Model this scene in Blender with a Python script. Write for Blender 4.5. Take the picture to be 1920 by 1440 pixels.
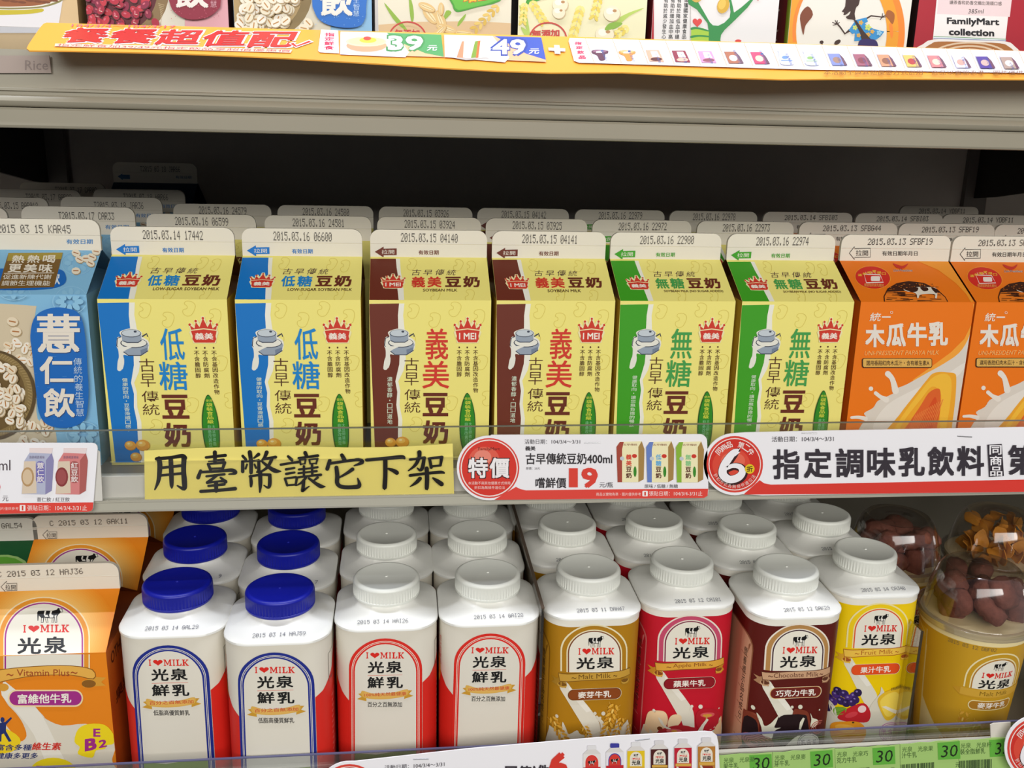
import bpy, bmesh, math, random
from mathutils import Vector, Matrix
from mathutils.geometry import tessellate_polygon
for o in list(bpy.data.objects): bpy.data.objects.remove(o)
SC = bpy.context.scene
COL = SC.collection
ZO = 130.0                      # the middle shelf's reference height above the shop floor, cm
S = 0.01                        # everything below is written in centimetres
# ---------------------------------------------------------------- camera
FPX = 1830.0
YAW, PIT, ROL = (math.radians(a) for a in (6.68, 15.28, 1.43))
CAM = Vector((-.56, -54.75, 10.11))
FW = Vector((math.sin(YAW)*math.cos(PIT), math.cos(YAW)*math.cos(PIT), -math.sin(PIT)))
_r = Vector((math.cos(YAW), -math.sin(YAW), 0)); _u = _r.cross(FW)
RT = math.cos(ROL)*_r + math.sin(ROL)*_u
UP = -math.sin(ROL)*_r + math.cos(ROL)*_u
cd = bpy.data.cameras.new('camera'); cd.sensor_width = 36; cd.lens = FPX/1920*36; cd.clip_start = .01
cam = bpy.data.objects.new('camera', cd); COL.objects.link(cam)
mw = Matrix((RT, UP, -FW)).transposed().to_4x4(); mw.translation = (CAM + Vector((0, 0, ZO)))*S
cam.matrix_world = mw; SC.camera = cam
# ---------------------------------------------------------------- light
w = bpy.data.worlds.new('world'); SC.world = w; w.use_nodes = True
w.node_tree.nodes['Background'].inputs[0].default_value = (.95, .97, 1, 1)
w.node_tree.nodes['Background'].inputs[1].default_value = .13
def area(name, loc, aim, sx, sy, power, col):
    l = bpy.data.lights.new(name, 'AREA'); l.shape = 'RECTANGLE'; l.size = sx*S; l.size_y = sy*S
    l.energy = power; l.color = col
    o = bpy.data.objects.new(name, l); COL.objects.link(o)
    o.location = (Vector(loc) + Vector((0, 0, ZO)))*S
    d = (Vector(aim) - Vector(loc)).normalized()
    o.rotation_euler = d.to_track_quat('-Z', 'Y').to_euler()
    return o
area('canopy_tube', (5, -15, 90), (5, -9, -20), 150, .8, 11.0, (.84, .89, 1))
area('shop_ceiling_lamp', (10, -170, 68), (5, 0, -4), 220, 64, 29, (1, .98, .93))
SC.view_settings.view_transform = 'Standard'; SC.view_settings.look = 'None'
SC.view_settings.gamma = 1; SC.view_settings.exposure = 0.16; SC.view_settings.use_curve_mapping = False
# ---------------------------------------------------------------- materials
def lin(h):
    h = h.lstrip('#'); c = [int(h[i:i+2], 16)/255 for i in (0, 2, 4)]
    return tuple(x/12.92 if x <= .04045 else ((x+.055)/1.055)**2.4 for x in c) + (1,)
_M = {}
def mat(h, rough=.45, spec=.4, noise=0, nscale=60, metal=0, bump=0):
    k = (h, rough, spec, noise, nscale, metal, bump)
    if k in _M: return _M[k]
    m = bpy.data.materials.new('surface_' + h.lstrip('#')); m.use_nodes = True
    nt = m.node_tree; b = nt.nodes['Principled BSDF']
    b.inputs['Base Color'].default_value = lin(h); b.inputs['Roughness'].default_value = rough
    b.inputs['Specular IOR Level'].default_value = spec; b.inputs['Metallic'].default_value = metal
    if noise or bump:
        tc = nt.nodes.new('ShaderNodeTexCoord'); n = nt.nodes.new('ShaderNodeTexNoise')
        n.inputs['Scale'].default_value = nscale; n.inputs['Detail'].default_value = 5
        nt.links.new(tc.outputs['Object'], n.inputs['Vector'])
        if noise:
            r = nt.nodes.new('ShaderNodeMix'); r.data_type = 'RGBA'
            c = lin(h); r.inputs[6].default_value = tuple(x*(1-noise) for x in c[:3]) + (1,)
            r.inputs[7].default_value = tuple(min(1, x*(1+noise)) for x in c[:3]) + (1,)
            nt.links.new(n.outputs['Fac'], r.inputs[0]); nt.links.new(r.outputs[2], b.inputs['Base Color'])
        if bump:
            bp = nt.nodes.new('ShaderNodeBump'); bp.inputs['Strength'].default_value = bump; bp.inputs['Distance'].default_value = .001
            nt.links.new(n.outputs['Fac'], bp.inputs['Height']); nt.links.new(bp.outputs[0], b.inputs['Normal'])
    _M[k] = m; return m
def clear(tint='#f4f6f8', gloss=.06, rough=.06):
    k = ('clear', tint, gloss, rough)
    if k in _M: return _M[k]
    m = bpy.data.materials.new('clear_plastic'); m.use_nodes = True; nt = m.node_tree; nt.nodes.clear()
    out = nt.nodes.new('ShaderNodeOutputMaterial'); t = nt.nodes.new('ShaderNodeBsdfTransparent'); g = nt.nodes.new('ShaderNodeBsdfGlossy')
    t.inputs[0].default_value = lin(tint); g.inputs['Roughness'].default_value = rough; g.inputs[0].default_value = (1, 1, 1, 1)
    lw = nt.nodes.new('ShaderNodeLayerWeight'); lw.inputs[0].default_value = .35
    mp = nt.nodes.new('ShaderNodeMapRange'); mp.inputs[3].default_value = gloss; mp.inputs[4].default_value = .75
    mx = nt.nodes.new('ShaderNodeMixShader')
    nt.links.new(lw.outputs['Facing'], mp.inputs[0]); nt.links.new(mp.outputs[0], mx.inputs[0])
    nt.links.new(t.outputs[0], mx.inputs[1]); nt.links.new(g.outputs[0], mx.inputs[2]); nt.links.new(mx.outputs[0], out.inputs[0])
    _M[k] = m; return m
# ---------------------------------------------------------------- objects
def V(*a): return Vector(a)
class MB:
    """collects faces (cm) and links them as one mesh object"""
    def __init__(s): s.v = []; s.f = []; s.m = []; s.mats = []; s.off = (0, 0, 0)
    def mi(s, m):
        if m not in s.mats: s.mats.append(m)
        return s.mats.index(m)
    def face(s, pts, m):
        n = len(s.v); s.v += [tuple(p) for p in pts]; s.f.append(tuple(range(n, n+len(pts)))); s.m.append(s.mi(m))
    def mesh(s, vs, fs, m):
        n = len(s.v); s.v += [tuple(p) for p in vs]; k = s.mi(m)
        for f in fs: s.f.append(tuple(i+n for i in f)); s.m.append(k)
    def box(s, x0, x1, y0, y1, z0, z1, m):
        c = [(x, y, z) for z in (z0, z1) for y in (y0, y1) for x in (x0, x1)]
        s.mesh(c, [(0, 2, 3, 1), (4, 5, 7, 6), (0, 1, 5, 4), (2, 6, 7, 3), (0, 4, 6, 2), (1, 3, 7, 5)], m)
    def prism(s, pts, n, th, m, m2=None):
        """flat polygon (3-D points) given a thickness along -n"""
        a = [Vector(p) for p in pts]; b = [p - Vector(n)*th for p in a]; k = len(a)
        s.mesh(a + b, [tuple(range(k)), tuple(range(2*k-1, k-1, -1))] + [(i, i+k, (i+1) % k+k, (i+1) % k) for i in range(k)], m)
    def loft(s, rings, m, cap0=True, cap1=True, mats=None):
        k = len(rings[0]); vs = [p for r in rings for p in r]; n0 = len(s.v)
        s.v += [tuple(p) for p in vs]
        for j in range(len(rings)-1):
            mi = s.mi(mats[j] if mats else m)
            for i in range(k):
                a, b = j*k+i, j*k+(i+1) % k
                s.f.append((n0+a, n0+b, n0+b+k, n0+a+k)); s.m.append(mi)
        if cap0: s.f.append(tuple(n0+i for i in range(k-1, -1, -1))); s.m.append(s.mi(mats[0] if mats else m))
        if cap1: s.f.append(tuple(n0+(len(rings)-1)*k+i for i in range(k))); s.m.append(s.mi(mats[-1] if mats else m))
    def lathe(s, prof, m, n=40, cap0=True, cap1=True, mats=None):
        s.loft([[(r*math.cos(2*math.pi*i/n), r*math.sin(2*math.pi*i/n), z) for i in range(n)] for r, z in prof], m, cap0, cap1, mats)
    def build(s, name, parent=None, loc=None, smooth=None, weld=False):
        me = bpy.data.meshes.new(name)
        me.from_pydata([(x*S, y*S, z*S) for x, y, z in s.v], [], s.f)
        for m in s.mats: me.materials.append(m)
        me.polygons.foreach_set('material_index', s.m)
        if weld:
            b = bmesh.new(); b.from_mesh(me); bmesh.ops.remove_doubles(b, verts=b.verts, dist=1e-6); b.to_mesh(me); b.free()
        if smooth is not None:
            me.polygons.foreach_set('use_smooth', [True]*len(me.polygons)); me.set_sharp_from_angle(angle=math.radians(smooth))
        me.update()
        o = bpy.data.objects.new(name, me); COL.objects.link(o)
        if parent: o.parent = parent
        if loc is not None: o.location = (loc[0]*S, loc[1]*S, (loc[2]+(0 if parent else ZO))*S)
        return o
def tag(o, label=None, cat=None, group=None, kind=None):
    if label: o['label'] = label
    if cat: o['category'] = cat
    if group: o['group'] = group
    if kind: o['kind'] = kind
    return o
def thing(name, loc, label, cat, group=None, rz=0):
    o = bpy.data.objects.new(name, None); COL.objects.link(o); o.empty_display_size = .01
    o.location = (loc[0]*S, loc[1]*S, (loc[2]+ZO)*S); o.rotation_euler = (0, 0, rz)
    return tag(o, label, cat, group)
def structure(name, mb, smooth=None):
    o = mb.build(name, None, (0, 0, 0), smooth); o['kind'] = 'structure'; return o
def dup(root, loc, label=None, group=None, rz=None, skip=()):
    def cp(o, par):
        c = o.copy(); COL.objects.link(c); c.parent = par
        for ch in o.children:
            if ch.name.split('.')[0] not in skip: cp(ch, c)
        return c
    r = cp(root, None); r.location = (loc[0]*S, loc[1]*S, (loc[2]+ZO)*S)
    if rz is not None: r.rotation_euler = (0, 0, rz)
    if label: r['label'] = label
    if group: r['group'] = group
    return r
# ---------------------------------------------------------------- flat print
def ray(px, py):
    return FW + RT*((px-960)/FPX) - UP*((py-720)/FPX)
class Plane:
    """a flat printed face: origin o, axes ex, ey (world cm), seen from its normal side; r = its thing's origin"""
    def __init__(s, o, ex, ey, r=(0, 0, 0)):
        s.o = Vector(o); s.ex = Vector(ex).normalized(); s.ey = Vector(ey).normalized(); s.n = s.ex.cross(s.ey); s.r = Vector(r)
    def pt(s, px, py):
        d = ray(px, py); t = (s.o-CAM).dot(s.n)/d.dot(s.n); p = CAM + d*t - s.o
        return p.dot(s.ex), p.dot(s.ey)
    def at(s, a, b, off): return s.o + s.ex*a + s.ey*b + s.n*off - s.r
    step = None; clip = None
class Wrap:
    """the skin of a square bottle with rounded edges; a runs round it from the middle of its front"""
    step = .3; clip = (-30, 30, .05, 11.38)
    def __init__(s, c, hw, rad): s.c = Vector(c); s.hw = hw; s.rad = rad
    def pt(s, px, py):
        d = ray(px, py); t = (s.c.y-s.hw-CAM.y)/d.y; p = CAM + d*t - s.c
        return p.x, p.z
    def at(s, a, z, off):
        f = s.hw-s.rad; sg = 1 if a >= 0 else -1; t = abs(a)-f
        if t <= 0: return V(a, -s.hw-off, z)
        an = t/s.rad
        if an <= math.pi/2: return V(sg*(f+(s.rad+off)*math.sin(an)), -(f+(s.rad+off)*math.cos(an)), z)
        return V(sg*(s.hw+off), -f+(t-s.rad*math.pi/2), z)
class Cone:
    step = .4; clip = None
    def __init__(s, c, r0, z0, r1, z1, turn=0): s.c = Vector(c); s.q = (r0, z0, r1, z1); s.turn = turn
    def R(s, z): r0, z0, r1, z1 = s.q; return r0+(r1-r0)*(z-z0)/(z1-z0)
    def pt(s, px, py):
        d = ray(px, py); lo, hi = 20., 90.
        # first hit of the ray with the cone
        t = lo
        while t < hi:
            p = CAM+d*t-s.c
            if p.x**2+p.y**2 < s.R(p.z)**2: break
            t += .05
        p = CAM+d*t-s.c
        return (math.atan2(p.x, -p.y)-s.turn)*s.q[2], p.z
    def at(s, a, z, off):
        an = a/s.q[2]+s.turn; r = s.R(z)+off; return V(r*math.sin(an), -r*math.cos(an), z)
_T = {}
def glyphs(st, bold=0):
    """lettering as flat faces in its unit box; bold > 0 thickens the strokes by overprinting"""
    k = (st, bold)
    if k in _T: return _T[k]
    c = bpy.data.curves.new('lettering', 'FONT'); c.body = st; c.size = 1; c.resolution_u = 2; c.offset = min(bold, 0)
    o = bpy.data.objects.new('lettering', c); COL.objects.link(o)
    bpy.context.view_layer.update()
    dg = bpy.context.evaluated_depsgraph_get(); me = o.evaluated_get(dg).to_mesh()
    vs = [(v.co.x, v.co.y) for v in me.vertices]; fs = [tuple(p.vertices) for p in me.polygons]
    o.evaluated_get(dg).to_mesh_clear(); bpy.data.objects.remove(o); bpy.data.curves.remove(c)
    B = max(bold, 0)
    x0 = min(v[0] for v in vs); x1 = max(v[0] for v in vs); y0 = min(v[1] for v in vs); y1 = max(v[1] for v in vs)
    x0 -= B; x1 += B; y0 -= B; y1 += B; sh = [(0, 0)]
    if B: sh = [(-1, -1), (1, -1), (1, 1), (-1, 1)] + ([(0, 0)] if B > .028 else [])
    r = [([((x+dx*B-x0)/(x1-x0 or 1), (y1-y-dy*B)/(y1-y0 or 1)) for x, y in vs], fs) for dx, dy in sh]
    _T[k] = r; return r
DOT = {'0': '0e11131519110e', '1': '040c040404040e', '2': '0e11010204081f', '3': '1f02040201110e', '4': '02060a121f0202', '5': '1f101e0101110e', '6': '0608101e11110e', '7': '1f010204040808', '8': '0e11110e11110e', '9': '0e11110f01020c', '.': '00000000000c0c',
 'A': '0e11111f111111', 'B': '1e11111e11111e', 'C': '0e11101010110e', 'D': '1e11111111111e', 'E': '1f10101e10101f', 'F': '1f10101e101010', 'G': '0e11101713110e', 'H': '1111111f111111', 'I': '0e04040404040e', 'J': '0702020202120c', 'K': '11121418141211', 'L': '1010101010101f', 'N': '11191513111111', 'Q': '0e11111115120d', 'R': '1e11111e141211', 'S': '0f10100e01011e', 'T': '1f040404040404', 'Y': '11110a04040404', ' ': '00000000000000'}
class Art:
    """flat print, built up in painting order; every call lies a hair above the one before"""
    def __init__(s, surf, crop=None): s.s = surf; s.crop = crop; s.g = {}; s.cur = 'printed_artwork'; s.k = 0; s.base = .012
    def group(s, n): s.cur = n; return s
    def P(s, x, y):
        if s.crop is None: return (x, y)
        ox, oy, sc = s.crop; return s.s.pt(ox+x/sc, oy+y/sc)
    def add(s, vs, fs, col):
        s.k += 1; off = s.base + .0006*s.k
        s.g.setdefault(s.cur, []).append(([s.P(*v) for v in vs], fs, col, off))
    def poly(s, pts, col):
        pts = [tuple(p) for p in pts]
        t = tessellate_polygon([[Vector((x, y, 0)) for x, y in pts]])
        s.add(pts, [tuple(f) for f in t], col)
    def spline(s, pts, col, n=4): s.poly(smooth_pts(pts, n), col)
    def rect(s, x0, y0, x1, y1, col): s.add([(x0, y0), (x1, y0), (x1, y1), (x0, y1)], [(0, 1, 2, 3)], col)
    def ell(s, cx, cy, rx, ry, col, rot=0, n=18):
        c, q = math.cos(rot), math.sin(rot); p = []
        for i in range(n):
            t = 2*math.pi*i/n; a, b = rx*math.cos(t), ry*math.sin(t); p.append((cx+a*c-b*q, cy+a*q+b*c))
        s.add(p, [tuple(range(n))], col)
    def ring(s, cx, cy, rx, ry, wd, col, a0=0, a1=360, n=32):
        p = [(cx+rx*math.cos(math.radians(a0+(a1-a0)*i/n)), cy+ry*math.sin(math.radians(a0+(a1-a0)*i/n))) for i in range(n+1)]
        s.line(p, wd, col)
    def rrect(s, x0, y0, x1, y1, r, col, n=5): s.poly(rr(x0, y0, x1, y1, r, n), col)
    def line(s, pts, wd, col, closed=False):
        if closed: pts = list(pts)+[pts[0]]
        q = []; m = len(pts)
        ws = [p[2] if len(p) > 2 else wd for p in pts]; pts = [Vector(p[:2]) for p in pts]
        vs = []
        for i in range(m):
            a = pts[max(i-1, 0)]; b = pts[min(i+1, m-1)]
            if closed and i in (0, m-1): a = pts[m-2]; b = pts[1]
            d = (b-a); d = d.normalized() if d.length > 1e-9 else Vector((1, 0)); nrm = Vector((-d.y, d.x))*ws[i]/2
            vs += [tuple(pts[i]+nrm), tuple(pts[i]-nrm)]
        s.add(vs, [(2*i, 2*i+1, 2*i+3, 2*i+2) for i in range(m-1)], col)
    def brush(s, st, col):
        """a brush stroke: points with a width each, round at both ends"""
        pts = smooth_open(st, 5)
        s.line(pts, 0, col)
        for p in (pts[0], pts[-1]): s.ell(p[0], p[1], p[2]/2, p[2]/2, col, n=10)
    def text(s, st, x0, y0, x1, y1, col, bold=0, sh=0, dy=0):
        h = y1-y0
        for vs, fs in glyphs(st, bold): s.add([(x0+(x1-x0)*x+sh*(1-y)*h, y0+h*y+dy*x) for x, y in vs], fs, col)
    def vtext(s, st, x0, y0, x1, y1, col, bold=0, dx=0):
        n = len(st); ch = (y1-y0)/n
        for c_ in range(5):
            vs = []; fs = []
            for i, c in enumerate(st):
                if c == ' ': continue
                G = glyphs(c, bold)
                if c_ >= len(G): continue
                g, f = G[c_]; k = len(vs); xo = dx*i/max(1, n-1)
                if c in '・.,！': vs += [((x0+x1)/2+xo+(x-.5)*(x1-x0)*.2, y0+ch*i+ch*(.35+.3*y)) for x, y in g]
                else: vs += [(x0+xo+(x1-x0)*x, y0+ch*i+ch*.06+ch*.88*y) for x, y in g]
                fs += [tuple(a+k for a in q) for q in f]
            if vs: s.add(vs, fs, col)
    def arc_text(s, st, cx, cy, r, a0, a1, size, col, bold=0, inner=False):
        n = len(st)
        for i, c in enumerate(st):
            if c == ' ': continue
            a = math.radians(a0+(a1-a0)*(i/max(1, n-1)))
            ux, uy = math.cos(a), math.sin(a); tx, ty = -uy, ux; vx, vy = ux, uy
            if inner: tx, ty, vx, vy = uy, -ux, -ux, -uy
            for g, f in glyphs(c, bold): s.add([(cx+ux*r+tx*(x-.5)*size+vx*(.5-y)*size, cy+uy*r+ty*(x-.5)*size+vy*(.5-y)*size) for x, y in g], f, col)
    def dots(s, st, x0, y0, x1, y1, col, dy=0, sh=0):
        n = len(st); pw = (x1-x0)/(n*6-1); phh = (y1-y0)/7; vs = []; fs = []
        for i, c in enumerate(st):
            b = DOT.get(c, DOT[' '])
            for r in range(7):
                row = int(b[2*r:2*r+2], 16)
                for q in range(5):
                    if row >> (4-q) & 1:
                        x = x0+(i*6+q)*pw+sh*(6-r)*phh; y = y0+r*phh+dy*(x-x0)/(x1-x0); k = len(vs)
                        vs += [(x, y), (x+pw*.92, y), (x+pw*.92, y+phh*.86), (x, y+phh*.86)]; fs.append((k, k+1, k+2, k+3))
        s.add(vs, fs, col)
    def heart(s, x0, y0, x1, y1, col):
        p = []
        for i in range(28):
            t = 2*math.pi*i/28; p.append((16*math.sin(t)**3, 13*math.cos(t)-5*math.cos(2*t)-2*math.cos(3*t)-math.cos(4*t)))
        s.poly([(x0+(x+16)/32*(x1-x0), y0+(12-y)/29*(y1-y0)) for x, y in p], col)
    def slab(s, st, x0, y0, x1, y1, col, gap=.08):
        """block-serif capitals"""
        L = {'I': (.55, [[(.15, .0), (.85, .0), (.85, .12), (.66, .16), (.66, .84), (.85, .88), (.85, 1), (.15, 1), (.15, .88), (.34, .84), (.34, .16), (.15, .12)]]),
             'M': (1.25, [[(0, 0), (.26, 0), (.5, .62), (.74, 0), (1, 0), (1, .12), (.92, .16), (.92, .84), (1, .88), (1, 1), (.66, 1), (.66, .88), (.74, .84), (.74, .3), (.54, .86), (.44, .86), (.2, .3), (.2, .84), (.3, .88), (.3, 1), (0, 1), (0, .88), (.09, .84), (.09, .16), (0, .12)]]),
             'L': (.85, [[(0, 0), (.62, 0), (.62, .12), (.42, .16), (.42, .86), (.74, .86), (.86, .62), (1, .62), (.97, 1), (0, 1), (0, .88), (.14, .84), (.14, .16), (0, .12)]]),
             'K': (1.05, [[(0, 0), (.48, 0), (.48, .12), (.36, .16), (.36, .46), (.68, .15), (.6, .12), (.6, 0), (.98, 0), (.98, .12), (.84, .16), (.56, .42), (.88, .86), (1, .88), (1, 1), (.68, 1), (.42, .55), (.36, .6), (.36, .84), (.48, .88), (.48, 1), (0, 1), (0, .88), (.12, .84), (.12, .16), (0, .12)]])}
        tot = sum(L[c][0]+gap for c in st)-gap; k = (x1-x0)/tot; x = x0
        for c in st:
            wd = L[c][0]*k
            for p in L[c][1]: s.poly([(x+a*wd, y0+b*(y1-y0)) for a, b in p], col)
            x += wd+gap*k
    def ilovemilk(s, x0, y0, x1, y1, col='#d8261c', dy=0):
        w_ = x1-x0
        s.slab('I', x0, y0, x0+.085*w_, y1, col); s.heart(x0+.12*w_, y0+.06*(y1-y0), x0+.36*w_, y1, col)
        s.slab('MILK', x0+.38*w_, y0+dy*.3, x1, y1+dy*.3, col)
    def cow(s, x0, y0, x1, y1, ink='#111111', pale='#e8e4da'):
        q = lambda pts: [(x0+a*(x1-x0), y0+b*(y1-y0)) for a, b in pts]
        L = .02*(x1-x0)
        s.poly(q([(.0, .3), (.04, .2), (.3, .18), (.6, .19), (.76, .12), (.8, .0), (.86, .05), (.96, .03), (.97, .12), (1, .27), (.9, .31), (.8, .48), (.76, .6), (.77, .97), (.68, .98), (.66, .66), (.5, .69), (.27, .64), (.24, .98), (.14, .98), (.15, .66), (.06, .5), (.04, .85), (.01, .85)]), ink)
        for p in ([(.29, .2), (.35, .2), (.31, .48), (.4, .47), (.44, .6), (.3, .6), (.25, .42)], [(.51, .2), (.58, .21), (.54, .42), (.63, .5), (.62, .63), (.48, .65), (.46, .48)], [(.66, .52), (.75, .46), (.73, .62), (.75, .94), (.7, .95), (.68, .66)], [(.17, .68), (.23, .66), (.22, .95), (.16, .95)], [(.86, .1), (.93, .07), (.98, .25), (.91, .27)]): s.poly(q(p), pale)
        s.line(q([(.3, .64), (.36, .98), (.42, .98), (.38, .66)]), L, ink); s.line(q([(.58, .66), (.57, .98), (.63, .98), (.64, .66)]), L, ink)
    def build(s, parent, names=None):
        out = []
        for g, items in s.g.items():
            g = g.split('#')[0]; mats = []; B = bmesh.new()
            for vs, fs, col, off in items:
                m = col if not isinstance(col, str) else mat(col)
                if m not in mats: mats.append(m)
                mi = mats.index(m); bv = [B.verts.new((x, y, off)) for x, y in vs]
                for f in fs:
                    if len(set(f)) < 3: continue
                    try: q = B.faces.new([bv[i] for i in f]); q.material_index = mi
                    except ValueError: pass
            if s.s.clip:
                x0, x1, y0, y1 = s.s.clip
                for co, no in (((x0, 0, 0), (-1, 0, 0)), ((x1, 0, 0), (1, 0, 0)), ((0, y0, 0), (0, -1, 0)), ((0, y1, 0), (0, 1, 0))):
                    bmesh.ops.bisect_plane(B, geom=B.verts[:]+B.edges[:]+B.faces[:], plane_co=co, plane_no=no, dist=1e-6, clear_outer=True)
            if s.s.step:
                xs = [v.co.x for v in B.verts]; lo, hi = min(xs), max(xs); x = math.ceil(lo/s.s.step)*s.s.step
                while x < hi:
                    bmesh.ops.bisect_plane(B, geom=B.verts[:]+B.edges[:]+B.faces[:], plane_co=(x, 0, 0), plane_no=(1, 0, 0), dist=1e-5); x += s.s.step
            B.normal_update()
            for f in B.faces:
                if f.normal.z < 0: f.normal_flip()
            for v in B.verts: v.co = s.s.at(v.co.x, v.co.y, v.co.z)*S
            me = bpy.data.meshes.new(g); B.to_mesh(me); B.free()
            if s.s.step: me.polygons.foreach_set('use_smooth', [True]*len(me.polygons))
            for m in mats: me.materials.append(m)
            o = bpy.data.objects.new(g, me); COL.objects.link(o); o.parent = parent; out.append(o)
        return out
def smooth_pts(p, n=4):
    o = []; k = len(p)
    for i in range(k):
        a, b, c, d = (Vector(p[(i+j-1) % k]) for j in range(4))
        for t in range(n):
            t /= n; q = .5*((2*b)+(c-a)*t+(2*a-5*b+4*c-d)*t*t+(3*b-a-3*c+d)*t**3); o.append((q.x, q.y))
    return o
def smooth_open(p, n=4):
    o = []; k = len(p)
    for i in range(k-1):
        a, b, c, d = (Vector(p[min(max(i+j-1, 0), k-1)]) for j in range(4))
        for t in range(n):
            t /= n; o.append(tuple(.5*((2*b)+(c-a)*t+(2*a-5*b+4*c-d)*t*t+(3*b-a-3*c+d)*t**3)))
    return o+[tuple(p[-1])]
def rr(x0, y0, x1, y1, r, n=5, which=(1, 1, 1, 1)):
    p = []
    for (cx, cy, a, k, qx, qy) in ((x0+r, y0+r, 180, which[0], x0, y0), (x1-r, y0+r, 270, which[1], x1, y0), (x1-r, y1-r, 0, which[2], x1, y1), (x0+r, y1-r, 90, which[3], x0, y1)):
        if k: p += [(cx+r*math.cos(math.radians(a+90*i/n)), cy+r*math.sin(math.radians(a+90*i/n))) for i in range(n+1)]
        else: p.append((qx, qy))
    return p
# ---------------------------------------------------------------- setting
STEEL = mat('#9a9484', .42, .35, noise=.04, nscale=25)
DARK = mat('#cfc8c1', .7, .2, noise=.12, nscale=14)
X0, X1 = -62, 92
m = MB(); m.box(X0-200, X1+200, -300, 46, -131, -130, mat('#b9b4aa', .35, .4, noise=.05, nscale=4)); structure('floor', m)
m = MB(); m.box(X0, X1, 43, 45, -45, 62, DARK); wall = structure('wall_back', m)
for a, b in ((X0, -34.1), (-31.1, 59.7), (60.0, X1)):
    q = MB(); q.box(a+.08, b-.08, 42.3, 43, -44, 61, DARK); q.build('panel', wall, (0, 0, 0))
for s, x in (('left', X0), ('right', X1)):
    q = MB(); q.box(x-1.5, x, -4, 45, -45, 62, DARK); structure('wall_'+s, q)
q = MB(); q.box(-33.9, -31.3, 41.6, 42.3, -44, 61, mat('#7d7874', .5, .3))
tr = structure('trim_1', q)
for i in range(14):
    s = MB(); s.box(-33.6, -33.0, 41.52, 41.6, -35+i*6.5, -32.4+i*6.5, mat('#101010', .8)); s.build('slot', tr, (0, 0, 0))
q = MB(); q.box(57.2, 59.6, 41.6, 42.3, -44, 61, mat('#7d7874', .5, .3)); structure('trim_2', q)
# ---------------------------------------------------------------- the three shelves
def profile(mb, yz, m, x0=X0, x1=X1):
    """a bar of the given front-view section running the whole length"""
    k = len(yz); mb.mesh([(x0, y, z) for y, z in yz]+[(x1, y, z) for y, z in yz], [tuple(range(k)), tuple(range(2*k-1, k-1, -1))]+[(i, (i+1) % k, (i+1) % k+k, i+k) for i in range(k)], m)
def part(name, parent, fn, smooth=None):
    b = MB(); fn(b); return b.build(name, parent, (0, 0, 0), smooth)
sh = thing('shelf', (0, 0, 0), 'upper cream steel shelf holding the cereal drink boxes, with ridged front edge', 'shelf')
part('deck', sh, lambda b: b.box(X0, X1, -4.2, 42, 11.2, 11.7, STEEL))
part('front_trim', sh, lambda b: profile(b, [(-4.2, 9.05), (-5.0, 9.1), (-5.06, 9.2), (-5.06, 9.9), (-4.95, 10.0), (-4.2, 10.0)], STEEL))
part('front_rail', sh, lambda b: profile(b, [(-4.2, 10.03), (-4.95, 10.03), (-5.1, 10.12), (-5.18, 10.3), (-5.12, 10.48), (-4.98, 10.58), (-4.98, 10.72), (-5.1, 10.76), (-5.1, 10.86), (-4.9, 10.9), (-4.75, 12.6), (-4.2, 12.6)], STEEL), 40)
part('clear_guard', sh, lambda b: b.box(X0, X1, -4.62, -4.5, 11.2, 13.6, clear(gloss=.10)))
part('underside', sh, lambda b: b.box(X0, X1, -4.2, 42, 9.3, 9.6, mat('#55504b', .6)))
for x in (-33, 58.5): part('bracket', sh, lambda b: b.prism([(x, 3, 9.3), (x, 41.6, 9.3), (x, 41.6, 3.2), (x, 38, 3.6)], (1, 0, 0), .3, mat('#3c3a39', .5)))
GREYP = mat('#b5b2a4', .4, .4)
ms = thing('shelf', (0, 0, 0), 'middle shelf carrying gable top cartons, with promotional tags along its front', 'shelf')
part('deck', ms, lambda b: b.box(X0, X1, -3.3, 42, -10.2, -9.65, STEEL))
part('front_lip', ms, lambda b: profile(b, [(-3.3, -10.84), (-4.1, -10.82), (-4.15, -10.7), (-4.15, -10.25), (-4.28, -10.2), (-4.3, -10.08), (-3.3, -10.08)], GREYP))
part('ticket_channel', ms, lambda b: b.box(X0, X1, -3.8, -3.3, -10.1, -8.9, mat('#d2cfc6', .35, .4)))
part('channel_cover', ms, lambda b: profile(b, [(-4.22, -10.1), (-4.30, -10.1), (-4.30, -8.0), (-4.42, -7.95), (-4.42, -7.87), (-4.22, -7.9)], clear('#ffffff', gloss=.03)))
part('clear_guard', ms, lambda b: b.box(X0, X1, -3.72, -3.6, -9.6, -6.35, clear('#fbfcfc', gloss=.03)))
part('guard_edge', ms, lambda b: b.box(X0, X1, -3.74, -3.58, -6.37, -6.32, mat('#6f7168', .3)))
BZ = -28.4
ls = thing('shelf', (0, 0, 0), 'bottom shelf carrying square milk bottles and snack cups, with green price tags', 'shelf')
part('deck', ls, lambda b: b.box(X0, X1, -8.2, 42, BZ-.8, BZ-.02, STEEL))
part('price_rail', ls, lambda b: profile(b, [(-8.2, -29.6), (-9.2, -29.6), (-9.2, -29.0), (-8.62, -28.9), (-8.5, -24.4), (-8.2, -24.4)], GREYP))
part('clear_guard', ls, lambda b: b.box(X0, X1, -8.15, -8.05, BZ, -23.52, clear(gloss=.045)))
part('guard_edge', ls, lambda b: b.box(X0, X1, -8.17, -8.03, -23.54, -23.49, mat('#5a5a78', .3)))
dv = MB(); dv.box(7.1, 7.24, -6.2, 30, BZ, -16.2, clear('#c9c2b8', gloss=.10)); dv = dv.build('shelf_divider', None, (0, 0, 0))
tag(dv, 'clear upright plastic divider between red striped bottles and gold malt bottles', 'divider')
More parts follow.
